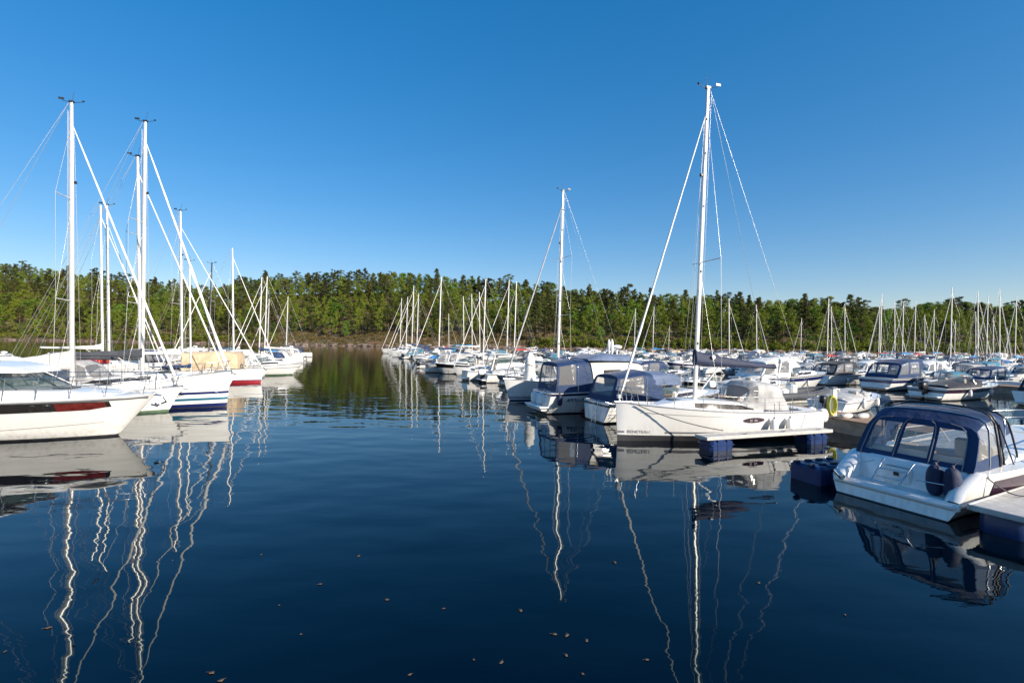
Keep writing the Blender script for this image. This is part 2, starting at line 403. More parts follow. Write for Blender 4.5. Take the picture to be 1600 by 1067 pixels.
    # rails
    if lite:
        bow_rail(h,R,L*.36,L*.48,.6,2,.014,False,'pulpit',5)
    else:
        bow_rail(h,R,L*.37,L*.485,.6,2,.014,True,'pulpit',8)
        gl=MB()
        for sd in (1,-1):
            xs=[-L*.46,-L*.3,-L*.14,L*.02,L*.16,L*.28,L*.385]
            for x in xs: gl.tube([h.top(x,sd,.06),h.top(x,sd,.06,.6)],.012,5)
            for up in (.6,.32): gl.tube([h.top(x,sd,.06,up) for x in xs],.005,4)
        gl.build('lifelines',ST,R)
        pu=MB(); 
        for up in (.6,.32): pu.tube([h.top(-L*.36,1,.08,up),h.top(-L*.46,1,.08,up),h.top(-L*.485,1,.35,up)],.013,6).tube([h.top(-L*.36,-1,.08,up),h.top(-L*.46,-1,.08,up),h.top(-L*.485,-1,.35,up)],.013,6)
        for sd in (1,-1): pu.tube([h.top(-L*.48,sd,.35,-.02),h.top(-L*.485,sd,.35,.6)],.013,5)
        pu.tube([(-L*.33,.0,fs-.35),(-L*.33,0,fs+.25)],.06,8)
        pu.build('pushpit',ST,R)
        w=MB().tube([(-L*.35+.0,.48*cos(a*PI/8),fs+.2+.48*sin(a*PI/8)) for a in range(17)],.014,5)
        for a in range(0,16,4): w.tube([(-L*.35,0,fs+.2),(-L*.35,.48*cos(a*PI/8),fs+.2+.48*sin(a*PI/8))],.01,4)
        w.build('steering_wheel',ST,R)
        tr_=MB()
        for sd in (1,-1): tr_.tube([h.top(lerp(-L*.49,L*.49,i/20),sd,.0,.012) for i in range(21)],.018,5)
        tr_.build('toe_rail',GREY,R)
        MB().tube([(L*.42,0,h.sheer(.95)+.03),(L*.505,0,h.sheer(1)+.02)],.05,6).tube([(L*.47,0,h.sheer(1)-.02),(L*.525,0,h.sheer(1)-.16),(L*.49,0,h.sheer(1)-.3)],.025,6).build('anchor',ST,R)
    R['mx']=mx; return R,h
# ---------------------------------------------------------------- motor cruiser
def canopy(R,secs,col,back=True,sides=(1,2),front=True,cols=(-1,-.9,-.86,-.32,-.28,.28,.32,.86,.9,1),zwin=(2,4),zb=None,wr=True,sub=2,poles=True):
    nf=len(secs)-2
    def wn(i,j,sd): return (i in sides and zwin[0]<=j<zwin[1]+1) or (front and i==nf and j>=4)
    # thin framing columns next to each side window
    S2=[];mp=[]
    for i,s in enumerate(secs[:-1]):
        S2.append(s); 
        if i in sides:
            mp.append(0)
            for f in (.1,.9): S2.append([lerp(a,b,f) for a,b in zip(s,secs[i+1])])
            mp+= [1,0]
        else: mp.append(2 if (front and i==nf) else 0)
    S2.append(secs[-1])
    A,B=loft(S2,PROF,lambda i,j,sd:(mp[i]==1 and zwin[0]<=j<=zwin[1]) or (mp[i]==2 and j>=4),sub=sub)
    if back:
        wc=[k for k in range(len(cols)-1) if cols[k+1]-cols[k]>.2]
        panel(secs[0],PROF,cols,lambda i,j:(j in wc) and (zb or zwin)[0]<=i<=(zb or zwin)[1],A,B)
    if wr: crumple(A,.012,3); crumple(B,.012,3)
    c=A.build('canopy',CN[col],R)
    if B.f: B.build('window',VIN,c)
    if poles:
        p=MB()
        for s in secs[1:-1]:
            r=ring((s[0],s[1],s[2]*1.006,s[3],s[4]*1.006),PROF); p.tube(r,.014,4)
        p.build('canopy_frame',ST,c)
    return c
def cruiser(name='motorboat',L=8.,B=2.9,fb=1.3,fs=.95,col='navy',band=None,kind='canopy',ob=None,lite=False,rail=True,arch=False,hullm=None,platform=True,engine=BLK,bands=None,ht=1.0):
    R=empty(name); k=L/8; h=Hull(L,B,fb,fs,1.5*k,.88,2.6,1.0,-.15,.02,.4,.3,.62)
    hm=hullm or W; mats=[hm,AF,band or W,GREY]
    hull_mesh(h,bands or [('a',.06,1),('a',.3*fs,0),('f',.62,0),('f',.86,2)],mats,R,ns=14 if lite else 28)
    deck_mesh(h,R,(-L*.41,L*.02,.5*k),m=W,floorm=DK,ns=14 if lite else 28)
    z=lambda x:h.top(x).z-.03
    rr=MB()
    for sd in (1,-1): rr.tube([h.top(lerp(-L*.5,L*.49,i/16),sd,-.01,-.05) for i in range(17)],.026,5)
    rr.build('rub_rail',GREY if not band else BLK,R)
    s=[(.02,.06,.37,.34),(.12,.14,.36,.37),(.22,.22,.29,.33),(.31,.30,.20,.24),(.38,.36,.10,.1),(.41,.39,.04,.02)]
    A,V=loft([(L*a,L*b,B*w,z(L*a),hh*k) for a,b,w,hh in s],HOUSE,lambda i,j,sd:i in (0,1) and j in (1,2),cap=(1,0),sub=1 if lite else 2)
    cab=A.build('foredeck_cabin',W,R); V.build('window',DG,cab)
    MB().box((L*.24,0,z(L*.24)+.31*k),(.5,.5,.05),bev=.015).build('hatch',DG,cab)
    zd=z(0)+.26*k
    # seats
    MB().box((-L*.1,B*.2,z(0)-.1),(.5,.55,.5),bev=.08).box((-L*.13,B*.2,z(0)+.28),(.14,.5,.45),bev=.05).box((-L*.1,-B*.2,z(0)-.1),(.5,.55,.5),bev=.08).box((-L*.13,-B*.2,z(0)+.28),(.14,.5,.45),bev=.05).box((-L*.36,0,z(-L*.36)-.15),(.6,B*.55,.4),bev=.07).box((-L*.40,0,z(-L*.4)+.08),(.16,B*.6,.3),bev=.05).build('seats',SEAT,R)
    MB().box((L*.03,-B*.2,z(0)+.12),(.35,.7,.45),bev=.08).build('dashboard',WC,R)
    if kind in('canopy','open'): windscreen(R,L*.19,-L*.04,B*.385,zd-.03,.46*k,.75*k)
    zt=z(-L*.2)
    if kind=='canopy':
        secs=[(-L*.425,-L*.33,B*.42,zt,1.12*k),(-L*.26,-L*.23,B*.425,zt,1.36*k),(-L*.08,-L*.06,B*.40,zt,1.4*k),(-L*.05,L*.02,B*.365,zt+.55*k,.78*k),(-L*.045,L*.115,B*.34,zt+.66*k,.12*k)]
        secs=[(a,b,c,d,e*ht) if i<4 else (a,b,c,d,e) for i,(a,b,c,d,e) in enumerate(secs)]
        canopy(R,secs,col,sides=(0,1),sub=1 if lite else 3,wr=not lite,poles=not lite)
    if kind=='hardtop':
        secs=[(-L*.17,-L*.13,B*.36,z(0)-.02,1.35*k),(-L*.05,-L*.03,B*.37,z(0),1.42*k),(L*.06,L*.01,B*.37,z(0),1.42*k),(L*.17,L*.03,B*.33,z(0)+.2*k,1.16*k),(L*.25,L*.10,B*.24,z(0)+.3*k,.6*k)]
        A,V=loft(secs,HOUSE,lambda i,j,sd:(i<3 and 2<=j<=3) or (i==3 and j>=2),cap=(0,0),sub=1); w=A.build('wheelhouse',W,R); V.build('window',GL,w)
        zt2=z(0)+1.42*k
        A,_=loft([(-L*.24,-L*.24,B*.36,zt2-.04,.05),(-L*.1,-L*.1,B*.39,zt2,.08),(L*.03,L*.03,B*.35,zt2,.06),(L*.06,L*.06,B*.28,zt2-.03,.03)],HOUSE,cap=(1,1)); A.build('roof',W,w)
        if col:
            canopy(R,[(-L*.425,-L*.36,B*.40,zt,1.1*k),(-L*.3,-L*.28,B*.40,zt,1.38*k),(-L*.15,-L*.15,B*.375,zt,1.46*k)],col,sides=(0,1),front=False,sub=1 if lite else 2,wr=not lite,poles=False)
    if kind=='open' and col:
        A,_=loft([(-L*.44,-L*.42,B*.42,zt-.02,.25*k),(-L*.3,-L*.28,B*.43,zt-.02,.5*k),(-L*.12,-L*.1,B*.42,zt-.02,.62*k),(L*.02,L*.05,B*.41,zt+.05,.75*k),(L*.15,L*.16,B*.33,zt+.22,.3*k),(L*.23,L*.22,B*.2,zt+.26,.04)],[(1,0),(.98,.2),(.86,.5),(.6,.82),(.3,.96),(0,1)],cap=(1,0),sub=3); crumple(A,.045,2).build('cover',CN[col],R)
    if arch:
        x=-L*.2; MB().tube([(x-.25,B*.42,z(x)),(x+.1,B*.40,z(x)+1.2*k),(x+.2,B*.3,z(x)+1.5*k),(x+.2,-B*.3,z(x)+1.5*k),(x+.1,-B*.40,z(x)+1.2*k),(x-.25,-B*.42,z(x))],.07,8).ell((x+.2,0,z(x)+1.66*k),(.22,.22,.1)).build('radar_arch',W,R)
    if platform: 
        MB().box((-L*.5-.22,0,.22),(.5,B*.72,.09),bev=.03).build('swim_platform',WC,R)
    if ob: outboard(R,-L*.5-.02,0,.5,engine,1.1*k)
    if rail: bow_rail(h,R,L*.02,L*.475,.5*k,2 if lite else 5,.013,False,nn=8)
    return R,h
# ---------------------------------------------------------------- rigid inflatable
def rib(L=5.5,B=2.2,col=None,eng=BLK):
    R=empty('inflatable_boat'); r=.24; pts=[]
    for i in range(9): pts.append((-L/2+i*L*.08,B/2-r,.38+.01*i))
    for i in range(1,8): a=i/8*PI; pts.append((-L/2+L*.64+sin(a)*L*.34,(B/2-r)*cos(a)**1,.46+.22*sin(a)))
    for i in range(8,-1,-1): pts.append((-L/2+i*L*.08,-(B/2-r),.38+.01*i))
    MB().tube(pts,[.1,.2]+[r]*(len(pts)-4)+[.2,.1],10).build('tube',CN['charcoal'] if col is None else CN[col],R)
    h=Hull(L*.93,B*.8,.45,.3,.8,.9,2.4,1.0); hull_mesh(h,[('a',.02,1)],[W,AF],R); deck_mesh(h,R,m=DK,dz=-.08)
    MB().box((-.2,0,.75),(.5,.6,.8),bev=.1).box((-1.0,0,.6),(.6,.7,.5),bev=.1).build('console',W,R)
    windscreen(R,.05,-.25,.3,1.12,.32,.2,n=6,mull=(0,3,6))
    MB().tube([(-L*.40,.8,.5),(-L*.36,.7,1.5),(-L*.36,.4,1.75),(-L*.36,-.4,1.75),(-L*.36,-.7,1.5),(-L*.40,-.8,.5)],.03,6).build('light_arch',ST,R)
    outboard(R,-L*.47,0,.5,eng,1.15); return R,h
# ---------------------------------------------------------------- mooring rows
def put(R,p,ang,lab,cat,group=None):
    R.location=(p[0],p[1],0); R.rotation_euler=(0,0,ang); tag(R,lab,cat,group); R['n']=0; del R['n']; return R
def place_mast(R,pt,ang):
    mx=R['mx']; R.location=(pt[0]-mx*cos(ang),pt[1]-mx*sin(ang),0); R.rotation_euler=(0,0,ang)
U=Vector((-.32,.947,0)).normalized(); V=Vector((U.y,-U.x,0)); AV=math.atan2(V.y,V.x)
PLACED=[]   # (centre, axis, halflen, halfbeam)
def occupy(x,y,ang,L,B): PLACED.append((x,y,ang,L/2,B/2))
def free(x,y,ang,L,B):
    ca,sa=cos(ang),sin(ang)
    for (X,Y,A,l,b) in PLACED:
        if abs(X-x)+abs(Y-y)>18: continue
        for (x1,y1,a1,l1,b1,x2,y2,a2,l2,b2) in ((x,y,ang,L/2,B/2,X,Y,A,l,b),(X,Y,A,l,b,x,y,ang,L/2,B/2)):
            for i in (-1,-.5,0,.5,1):
                for j in (-1,0,1):
                    px=x2+i*l2*cos(a2)-j*b2*sin(a2)-x1; py=y2+i*l2*sin(a2)+j*b2*cos(a2)-y1
                    if abs(px*cos(a1)+py*sin(a1))<l1 and abs(-px*sin(a1)+py*cos(a1))<b1: return False
    return True
# ================================================================ hero boats
def between(R,h,bow,stern):
    bow=Vector(bow); stern=Vector(stern); d=bow-stern; ang=math.atan2(d.y,d.x); c=(bow+stern)/2
    R.location=(c.x,c.y,0); R.rotation_euler=(0,0,ang); occupy(c.x,c.y,ang,d.length,h.B); return ang
def text_patch(R,h,txt,x,z,size,side,m,name='lettering',off=.008,shear=0,bold=.0):
    cu=bpy.data.curves.new('t','FONT'); cu.body=txt; cu.size=size; cu.shear=shear; cu.offset=bold; cu.resolution_u=2
    o=bpy.data.objects.new('t',cu); COL.objects.link(o); dg=bpy.context.evaluated_depsgraph_get(); me=bpy.data.meshes.new_from_object(o.evaluated_get(dg))
    for v in me.vertices:
        # side -1: reading direction +x ; side +1: reading direction -x
        X=x+v.co.x*(1 if side<0 else -1); Z=z+v.co.y; p=h.yz(X,Z); v.co=(X,side*(p.y+off),Z)
    me.materials.clear(); me.materials.append(m); n=bpy.data.objects.new(name,me); COL.objects.link(n); n.parent=R
    bpy.data.objects.remove(o,do_unlink=True); return n
def fender(p,r=.13,l=.6,col=None,lab='',group=None,rope=None):
    mb=MB(); mb.ell((0,0,0),(r,r,l/2),0,12,10,.8); o=mb.build('fender',col or W,None,p)
    MB().ell((0,0,l/2),(.04,.04,.06)).tube([(0,0,l/2),rope or (0,0,l/2+.5)],.01,5).build('fender_line',ROPE,o)
    return tag(o,lab,'fender',group)
def rope(pts,lab,r=.014,m=None,sag=.1,cat='rope',name='mooring_line',n=14):
    out=[]
    for a,b in zip(pts,pts[1:]):
        a=Vector(a);b=Vector(b); out+=[a.lerp(b,k/n)-Vector((0,0,sag*4*(k/n)*(1-k/n))) for k in range(n+1)]
    return tag(MB().tube(out,r,5).build(name,m or ROPE),lab,cat)
def local(R,p):
    a=R.rotation_euler[2]; return Vector((R.location.x+p[0]*cos(a)-p[1]*sin(a),R.location.y+p[0]*sin(a)+p[1]*cos(a),p[2]))

# --- white sloop with navy sail cover, centre right
bowp=at(962,628,1.5); stn=Vector((bowp.x+cos(math.radians(15.5))*8.85,bowp.y+sin(math.radians(15.5))*8.85,0))
L1=8.85
R,h=sailboat(L=L1,B=3.05,H=14.25,fb=1.5,fs=1.08,over=.12,tr=.8,cover='dark blue',hood='grey',rk=-.3,mastx=.10,rake=.033,spread=(.44,),fr=.055,boomh=1.45,drop=.22,boomlen=.46,cabh=1.2,coverh=.66,hoodh=1.1,win=DGC,
   bands=[('a',.24,1),('a',.27,0)],mats=[W,AF,NAVY,GREY],hoodlen=2.35)
a1=between(R,h,(bowp.x,bowp.y,0),stn); tag(R,'white sloop with navy sail cover and grey sprayhood beside the floating finger','sailboat'); BEN=R;HB=h
patch(h,-L1*.40,L1*.30,lambda f:.33,lambda f:.40,1).build('waterline_stripe',GREY,R)
patch(h,L1*.465,L1*.495,lambda f:.33,lambda f:.40,1,n=4).build('waterline_stripe',GREY,R)
text_patch(R,h,'BENETEAU',L1*.455,.32,.17,1,GREY)
patch(h,-.2,L1*.41,lambda f:lerp(.97,1.14,f),lambda f:lerp(.975,1.155,f),1,n=20,m=1).build('side_line',GREY,R)
mb=MB(); c=[]
for k in range(20):
    q=2*PI*k/20; x=-.75+.48*cos(q); z_=.86+.105*sin(q); p=h.yz(x,z_); c.append((x,p.y+.008,z_))
mb.add(c,[tuple(range(19,-1,-1))]).build('badge',MAR,R); text_patch(R,h,'31',-.55,.81,.12,1,W,off=.016); text_patch(R,h,'Oc',-.75,.81,.12,1,W,off=.016)
text_patch(R,h,'\u2601',0,0,.01,1,GREY) if 0 else None
mb=MB().ell((0,0,0),(.09,.02,.09)).build('emblem',W,R); mb.location=(L1*.10-.75,.195,h.top(.5).z+.3+1.76)
fin=rope([local(R,(L1*.43,.55,1.45)),local(R,(L1*.12,1.95,.62))],'dark mooring line from the bow of the white sloop down to the finger end',.018,sag=.12)
for k,(x,lab) in enumerate(((-1.55,'left of two white fenders between the white sloop and the finger'),(-2.35,'right of two white fenders between the white sloop and the finger'))):
    p=local(R,(x,h.yz(x,.8).y+.17,.62)); fender(p,.14,.62,W,lab,'fenders on the white sloop',rope=(0,-.0,.9))
for k,(y,lab) in enumerate(((.9,'white round fender at the near stern quarter of the white sloop'),(.35,'white round fender on the stern of the white sloop beside its twin'))):
    p=local(R,(-L1*.5-.28,y,.85)); fender(p,.21,.6,W,lab,'stern fenders of the white sloop',rope=(.1,0,.6))
rope([local(R,(-L1*.40,1.2,1.1)),local(R,(-L1*.27,2.05,.62))],'stern line of the white sloop tied to the finger',.01,sag=.03)

# --- shaded sloop in the middle with slate blue sail cover
bp=at(787,592,1.4); hd=Vector((.9,.43,0)).normalized()
R,h=sailboat(L=9.6,B=3.15,H=14.0,fb=1.4,fs=1.0,over=.55,cover='slate',hood='navy',furl=CN['grey'],fr=.065,rake=.02,mastx=.085,spread=(.33,.64),boomh=.95,bands=[('a',.07,2),('a',.14,0),('a',.19,2),('a',.24,0),('a',.28,2)])
between(R,h,bp,bp+hd*9.6); tag(R,'white sloop in shade with blue waterline stripes and grey furled headsail','sailboat'); MID=R
p=local(R,(2.9,0,0)); mb=MB(); rows=[]
for i in range(12):
    f=i/11; w=.36*(1-.25*f)*(1 if f<.8 else (1-(f-.8)*3.2)); rows.append([(w*cos(q*PI/7)*(1+.12*sin(q*3)),w*.8*sin(q*PI/7),1.72*f-(.1 if i==0 else 0)) for q in range(14)])
mb.grid(rows,closed=True); mb.add(rows[-1],[tuple(range(14))]); crumple(mb,.04,3); o=mb.build('covered_dinghy',CN['white'],None,(p.x,p.y,1.38))
MB().tube([(.38*cos(q*PI/6),.31*sin(q*PI/6),.9+.1*sin(q)) for q in range(13)],.018,5).build('lashing',ROPEW,o)
tag(o,'white canvas wrapped bundle standing upright on the foredeck of the shaded sloop','bundle')

# --- white cabin boat with navy aft tent and red slash on hull
sp_=at(846,643,0); hd=Vector((.95,.31,0)).normalized(); L3=9.2
R,h=cruiser(L=L3,B=3.1,fb=1.65,fs=1.12,col=None,kind='none',bands=[('a',.06,1),('f',.86,0),('f',.93,2)],band=NAVY,rail=True)
between(R,h,sp_+hd*L3,sp_); APO=R; tag(R,'white cabin cruiser with navy framed aft tent and red slash on the hull','motorboat')
zz=h.top(-L3*.3).z
canopy(R,[(-L3*.47,-L3*.45,1.28,zz,1.55),(-L3*.33,-L3*.33,1.30,zz,1.72),(-L3*.22,-L3*.26,1.30,zz,1.72)],'navy',sides=(0,),front=False,sub=3,cols=(-1,-.93,-.36,-.31,.31,.36,.93,1))
A,V_=loft([(-L3*.22,-L3*.24,1.32,zz-.05,1.65),(-L3*.16,-L3*.165,1.32,zz-.05,1.7),(-L3*.04,-L3*.05,1.32,zz-.05,1.72),(L3*.03,L3*.02,1.3,zz,1.65),(L3*.16,L3*.10,1.2,zz,1.5),(L3*.24,L3*.12,.9,zz,.6)],HOUSE,lambda i,j,sd:(i in (1,3) and 1<=j<=2),cap=(1,1),sub=1)
w=A.build('wheelhouse',WC,R); V_.build('window',DG,w)
A,_=loft([(-L3*.26,-L3*.26,1.2,zz+1.66,.1),(-L3*.2,-L3*.2,1.3,zz+1.66,.32),(L3*.02,L3*.02,1.25,zz+1.64,.34),(L3*.12,L3*.12,.9,zz+1.5,.1)],HOUSE,cap=(1,1),sub=4); crumple(A,.03,2); A.build('roof_cover',CN['slate'],w)
rd=MB().tube([(0,0,zz+1.9),(0,0,zz+2.3)],.05,6).ell((0,0,zz+2.4),(.3,.3,.13)).ell((-.4,.2,zz+2.4),(.1,.1,.45)).ell((-.4,-.15,zz+2.4),(.1,.1,.45)); rd.build('radar_dome',W,w)
mb=MB(); rows=[]
for i in range(9):
    z_=lerp(.09,.97,i/8); r=[]
    for k in range(5):
        x=-L3*.5+1.75+lerp(0,1.05,i/8)+.42*k/4; p=h.yz(x,z_); r.append((x,-(p.y+.008),z_))
    rows.append(r)
mb.grid(rows).build('red_slash',RED,R)
mb=MB(); rows=[]
for i in range(9):
    z_=lerp(.09,.97,i/8); r=[]
    for k in range(3):
        x=-L3*.5+2.2+lerp(0,1.05,i/8)+.22*k/2; p=h.yz(x,z_); r.append((x,-(p.y+.009),z_))
    rows.append(r)
mb.grid(rows).build('blue_slash',NAVY,R)
text_patch(R,h,'APOLLO',-L3*.5+.85,.66,.26,-1,NAVY,shear=.35,bold=.006); text_patch(R,h,'32.5',-L3*.5+1.4,.50,.13,-1,GREY,shear=.3)
MB().box((-L3*.5-.2,0,.36),(.75,2.3,.1),bev=.03).build('swim_platform',W,R)
mb=MB()
for y in (.75,-.1): mb.box((-L3*.5-.05,y,.72),(.5,.42,.62),bev=.1)
mb.build('stern_locker',W,R)
mb=MB()
for y in (-.55,-.9): mb.tube([(-L3*.5-.15,y,.2),(-L3*.5-.08,y,1.25),(-L3*.5+.2,y,1.5)],.018,6)
for z_ in (.4,.65,.9): mb.tube([(-L3*.5-.13,-.55,z_),(-L3*.5-.13,-.9,z_)],.015,5)
mb.build('ladder',ST,R)
fender(local(R,(-L3*.5+.45,-h.yz(-L3*.5+.45,.7).y-.14,.78)),.14,.62,CN['dark blue'],'navy fender hanging near the stern of the cabin cruiser with the red slash')

# --- small lapstrake cabin boat with navy aft tent
sp_=at(931,658,0); L4=7.6; hd=Vector((.93,.36,0)).normalized()
R,h=cruiser(L=L4,B=2.6,fb=1.35,fs=.98,col=None,kind='none',bands=[('a',.08,1),('f',.8,0),('f',.9,2)],band=BLK,rail=False,platform=False)
between(R,h,sp_+hd*L4,sp_); tag(R,'small white lapstrake boat with navy canvas aft tent and boarding ladder','motorboat')
zz=h.top(-L4*.3).z
canopy(R,[(-L4*.48,-L4*.42,1.12,zz,1.25),(-L4*.22,-L4*.22,1.15,zz,1.45),(-L4*.08,-L4*.12,1.1,zz,1.3)],'navy',sides=(0,),front=False,sub=3,cols=(-1,-.8,.8,1))
A,_=loft([(-L4*.16,-L4*.17,1.08,zz+.75,.58),(-L4*.05,-L4*.05,1.08,zz+.78,.60),(L4*.06,L4*.05,1.0,zz+.72,.5)],PROF,sub=4); crumple(A,.03,3); A.build('awning',CN['slate'],R)
windscreen(R,L4*.16,-L4*.1,1.05,zz+.28,.5,.6,fr=TEAK)
mb=MB()
for z_ in (.3,.46,.62):
    for sd in (-1,1): mb.tube([(x,sd*(h.yz(x,z_).y+.004),z_) for x in [lerp(-L4*.49,L4*.42,i/24) for i in range(25)]],.012,4)
mb.build('planking_seams',GREY,R)
mb=MB()
for y in (-.3,.05): mb.tube([(-L4*.5-.22,y,-.1),(-L4*.5-.16,y,.7),(-L4*.5-.02,y,1.05)],.018,6)
for z_ in (.05,.3,.55): mb.tube([(-L4*.5-.2,-.3,z_),(-L4*.5-.2,.05,z_)],.015,5)
mb.build('ladder',ST,R)

# --- big cruiser with navy canopy, lower right
sl=at(1306,742,.35); sr=at(1497,797,.35); mid=(sl+sr)/2; ax=(sl-sr).normalized(); hd=Vector((ax.y,-ax.x,0)); B5=(sl-sr).length*1.03; L5=8.8
class H5(Hull):
    def sheer(s,t):
        b=.98+.42*max(0,t-.1)**1.4
        return b if t>.1 else lerp(.42,.98,(t/.1)**.75)
h=H5(L5,B5*1.05,1.4,.95,1.6,.88,2.6,1.0,-.22,0,.4,.22,.62)
R=empty('motorboat'); c=mid+hd*(L5/2); YAW=math.radians(8); hd=Matrix.Rotation(YAW,3,'Z')@hd; c=mid+hd*(L5/2); R.location=(c.x,c.y,0); R.rotation_euler=(0,0,math.atan2(hd.y,hd.x)); occupy(c.x,c.y,math.atan2(hd.y,hd.x),L5,B5)
hdC=hd.copy(); tag(R,'large white cruiser with navy canopy, clear back windows and bathing platform','motorboat'); CRU=R
hull_mesh(h,[('a',.03,1),('a',.16,0),('a',.27,0),('a',.3,1)],[W,AF,NAVY,GREY],R,ns=44)
X0=-L5/2; ds=MB(); rows=[]
xs=[X0+.86+ (L5*.5-X0-.86)*i/26 for i in range(27)]
well=(xs[1],xs[12])
for x in xs:
    t=h.tx(x) if x<L5/2-.02 else 1; hw=max(h.half(t),.012); z_=h.sheer(t)-.01
    rows.append([Vector((x,hw*f,z_+.05*(1-f*f)*min(1,hw))) for f in (-1,-.8,-.4,0,.4,.8,1)])
ds.grid(rows,skip=lambda i,j:1<=i<12 and 1<=j<=4)
zf=.45; RR=rows[1:13]; fl=lambda p:Vector((p.x,p.y,zf))
ds.grid([[fl(p) for p in r[1:6]] for r in RR],1,False)
for j in (1,5): ds.grid([[r[j],fl(r[j])] for r in RR],0,False)
for r in (RR[0],RR[-1]): ds.grid([[p,fl(p)] for p in r[1:6]],0,False)
ds.build('deck',[W,DK],R)
mb=MB(); yb=B5/2*.93
mb.box((X0+.42,0,.33),(1.04,yb*1.93,.12),1,bev=.04)
mb.box((X0+.02,0,.30),(.16,yb*1.98,.16),0,bev=.05)
rows=[]                                   # transom wall, gently curved
for i in range(13):
    y=lerp(-yb*.84,yb*.84,i/12); xx=X0+.78-.12*cos(PI*y/yb/2)
    rows.append([(xx-.10,y,.38),(xx-.06,y,.6),(xx+.02,y,.9),(xx+.1,y,1.0),(xx+.3,y,1.0)])
mb.grid(rows)
for sd in (1,-1):                         # sloping quarter mouldings
    rows=[]
    for i in range(12):
        x=X0+.0+.95*i/11; t=h.tx(x); p=h.P(t,h.sheer(t)); zt=p.z+.01; inn=.30+.05*sin(i/11*PI)
        rows.append([(x,sd*(p.y-.0),zt-.03),(x,sd*(p.y-.04),zt+.015),(x,sd*(p.y-inn*.7),zt+.02),(x,sd*(p.y-inn),zt-.05),(x,sd*(p.y-inn-.02),.38)])
    mb.grid(rows)
mb.build('transom',[W,DK],R)
mb=MB().box((X0+.60,.15,.62),(.10,.62,.42),bev=.04).box((X0+.56,.15,.66),(.03,.2,.14),bev=.01); mb.build('transom_door',W,R)
MB().box((X0+.54,.15,.66),(.02,.12,.09),bev=.004).build('shore_socket',BLK,R)
mb=MB()
for y in (.42,-.22): mb.tube([(X0+.12,y*.9+.12,.42),(X0+.5,y,.95),(X0+.58,y,.98)],.022,7)
for f in (.3,.65): 
    mb.tube([(X0+.12+.38*f,(.42*(.9+.1*f)+.12*(1-f)),.42+.53*f),(X0+.12+.38*f,(-.22*(.9+.1*f)+.12*(1-f)),.42+.53*f)],.018,6)
mb.build('ladder',ST,R)
MB().tube([(X0+.05,yb*.95,.50),(X0-.25,yb*.72,.46)],.075,10).tube([(X0-.25,yb*.72,.46),(X0-.3,yb*.68,.46)],.05,8).build('folded_ladder',ST,R)
MB().tube([(X0+.10,-.45,.72),(X0+.35,-1.05,.70),(X0+.6,-1.2,.75)],.014,6).tube([(X0+.3,.5,.95),(X0+.1,.9,.75)],.01,5).build('grab_line',ST,R)
zt=1.0
hw=lambda x:h.top(x).y
secs=[(X0+.80,X0+1.34,B5*.43,zt-.02,1.0),(X0+1.45,X0+1.65,B5*.435,zt,1.2),(X0+2.1,X0+2.1,B5*.425,zt+.02,1.24),(X0+2.4,X0+2.65,B5*.40,zt+.42,.82),(X0+2.45,X0+3.5,B5*.37,zt+.62,.12)]
cn=canopy(R,secs,'navy',sides=(0,1),sub=4,cols=(-1,-.97,-.82,-.36,-.26,.24,.34,.84,.93,1),zwin=(2,4),zb=(1,4))
mb=MB()
for y in (-.83,-.305,.30,.90): 
    r=[(secs[0][0]+(secs[0][1]-secs[0][0])*z-.012,secs[0][2]*yy*y,secs[0][3]+secs[0][4]*z) for yy,z in PROF[:8]]; mb.tube(r,.013,5)
mb.build('zip_seams',GREY,cn)
mb=MB()
for dx in (.0,.16,.75): 
    s=(secs[2][0]-.1+dx*1.1,secs[2][1]-.25+dx*.8,secs[2][2]*1.015,zt+.02+dx*.2,1.34-dx*.28); mb.tube(ring(s,PROF),.022,6)
mb.tube([(X0+2.6,-B5*.44,zt),(X0+2.0,-B5*.42,zt+1.0)],.016,5).build('canopy_hoops',BLK,cn)
windscreen(R,X0+4.4,X0+2.4,B5*.405,zt+.08,.58,.95,fr=W,n=16,mull=(0,4,8,12,16))
s=[(X0+2.6,X0+2.7,B5*.40,zt-.05,.16),(X0+4.6,X0+4.6,B5*.39,zt-.05,.2),(X0+6.1,X0+6.1,B5*.33,zt-.02,.34),(X0+7.2,X0+7.1,B5*.2,zt+.08,.2),(X0+7.9,X0+7.8,B5*.08,zt+.15,.04)]
A,_=loft(s,HOUSE,cap=(1,0),sub=3); A.build('foredeck_cabin',W,R)
MB().box((X0+1.5,0,.78),(.65,B5*.7,.42),bev=.08).box((X0+1.18,0,1.05),(.2,B5*.72,.3),bev=.06).box((X0+2.3,-.6,.95),(.5,.55,.5),bev=.1).box((X0+2.1,-.6,1.3),(.16,.5,.5),bev=.05).box((X0+2.2,.55,.95),(.6,.75,.45),bev=.1).build('seats',SEAT,R)
MB().box((X0+2.85,-.55,1.15),(.4,.8,.4),bev=.08).tube([(X0+2.62,-.55+.2*cos(q*PI/6),1.32+.2*sin(q*PI/6)) for q in range(13)],.015,5).build('dashboard',WC,R)
MB().tube([(X0+1.95,0,.5),(X0+1.95,0,1.0)],.04,6).box((X0+1.95,0,1.02),(.5,.6,.04),bev=.01).build('cockpit_table',TEAK,R)
patch(h,X0+1.35,L5*.44,lambda f:lerp(.42,.62,f),lambda f:lerp(.80,1.05,f),-1,n=24).build('side_band',MAR,R)
mb=patch(h,X0+2.6,X0+3.4,lambda f:.86,lambda f:.93,-1,n=4); mb.build('hull_port',DG,R)
rr=MB()
for sd in (1,-1): rr.tube([h.top(lerp(X0+.95,L5*.49,i/20),sd,-.01,-.04) for i in range(21)],.028,6)
rr.build('rub_rail',W,R); 
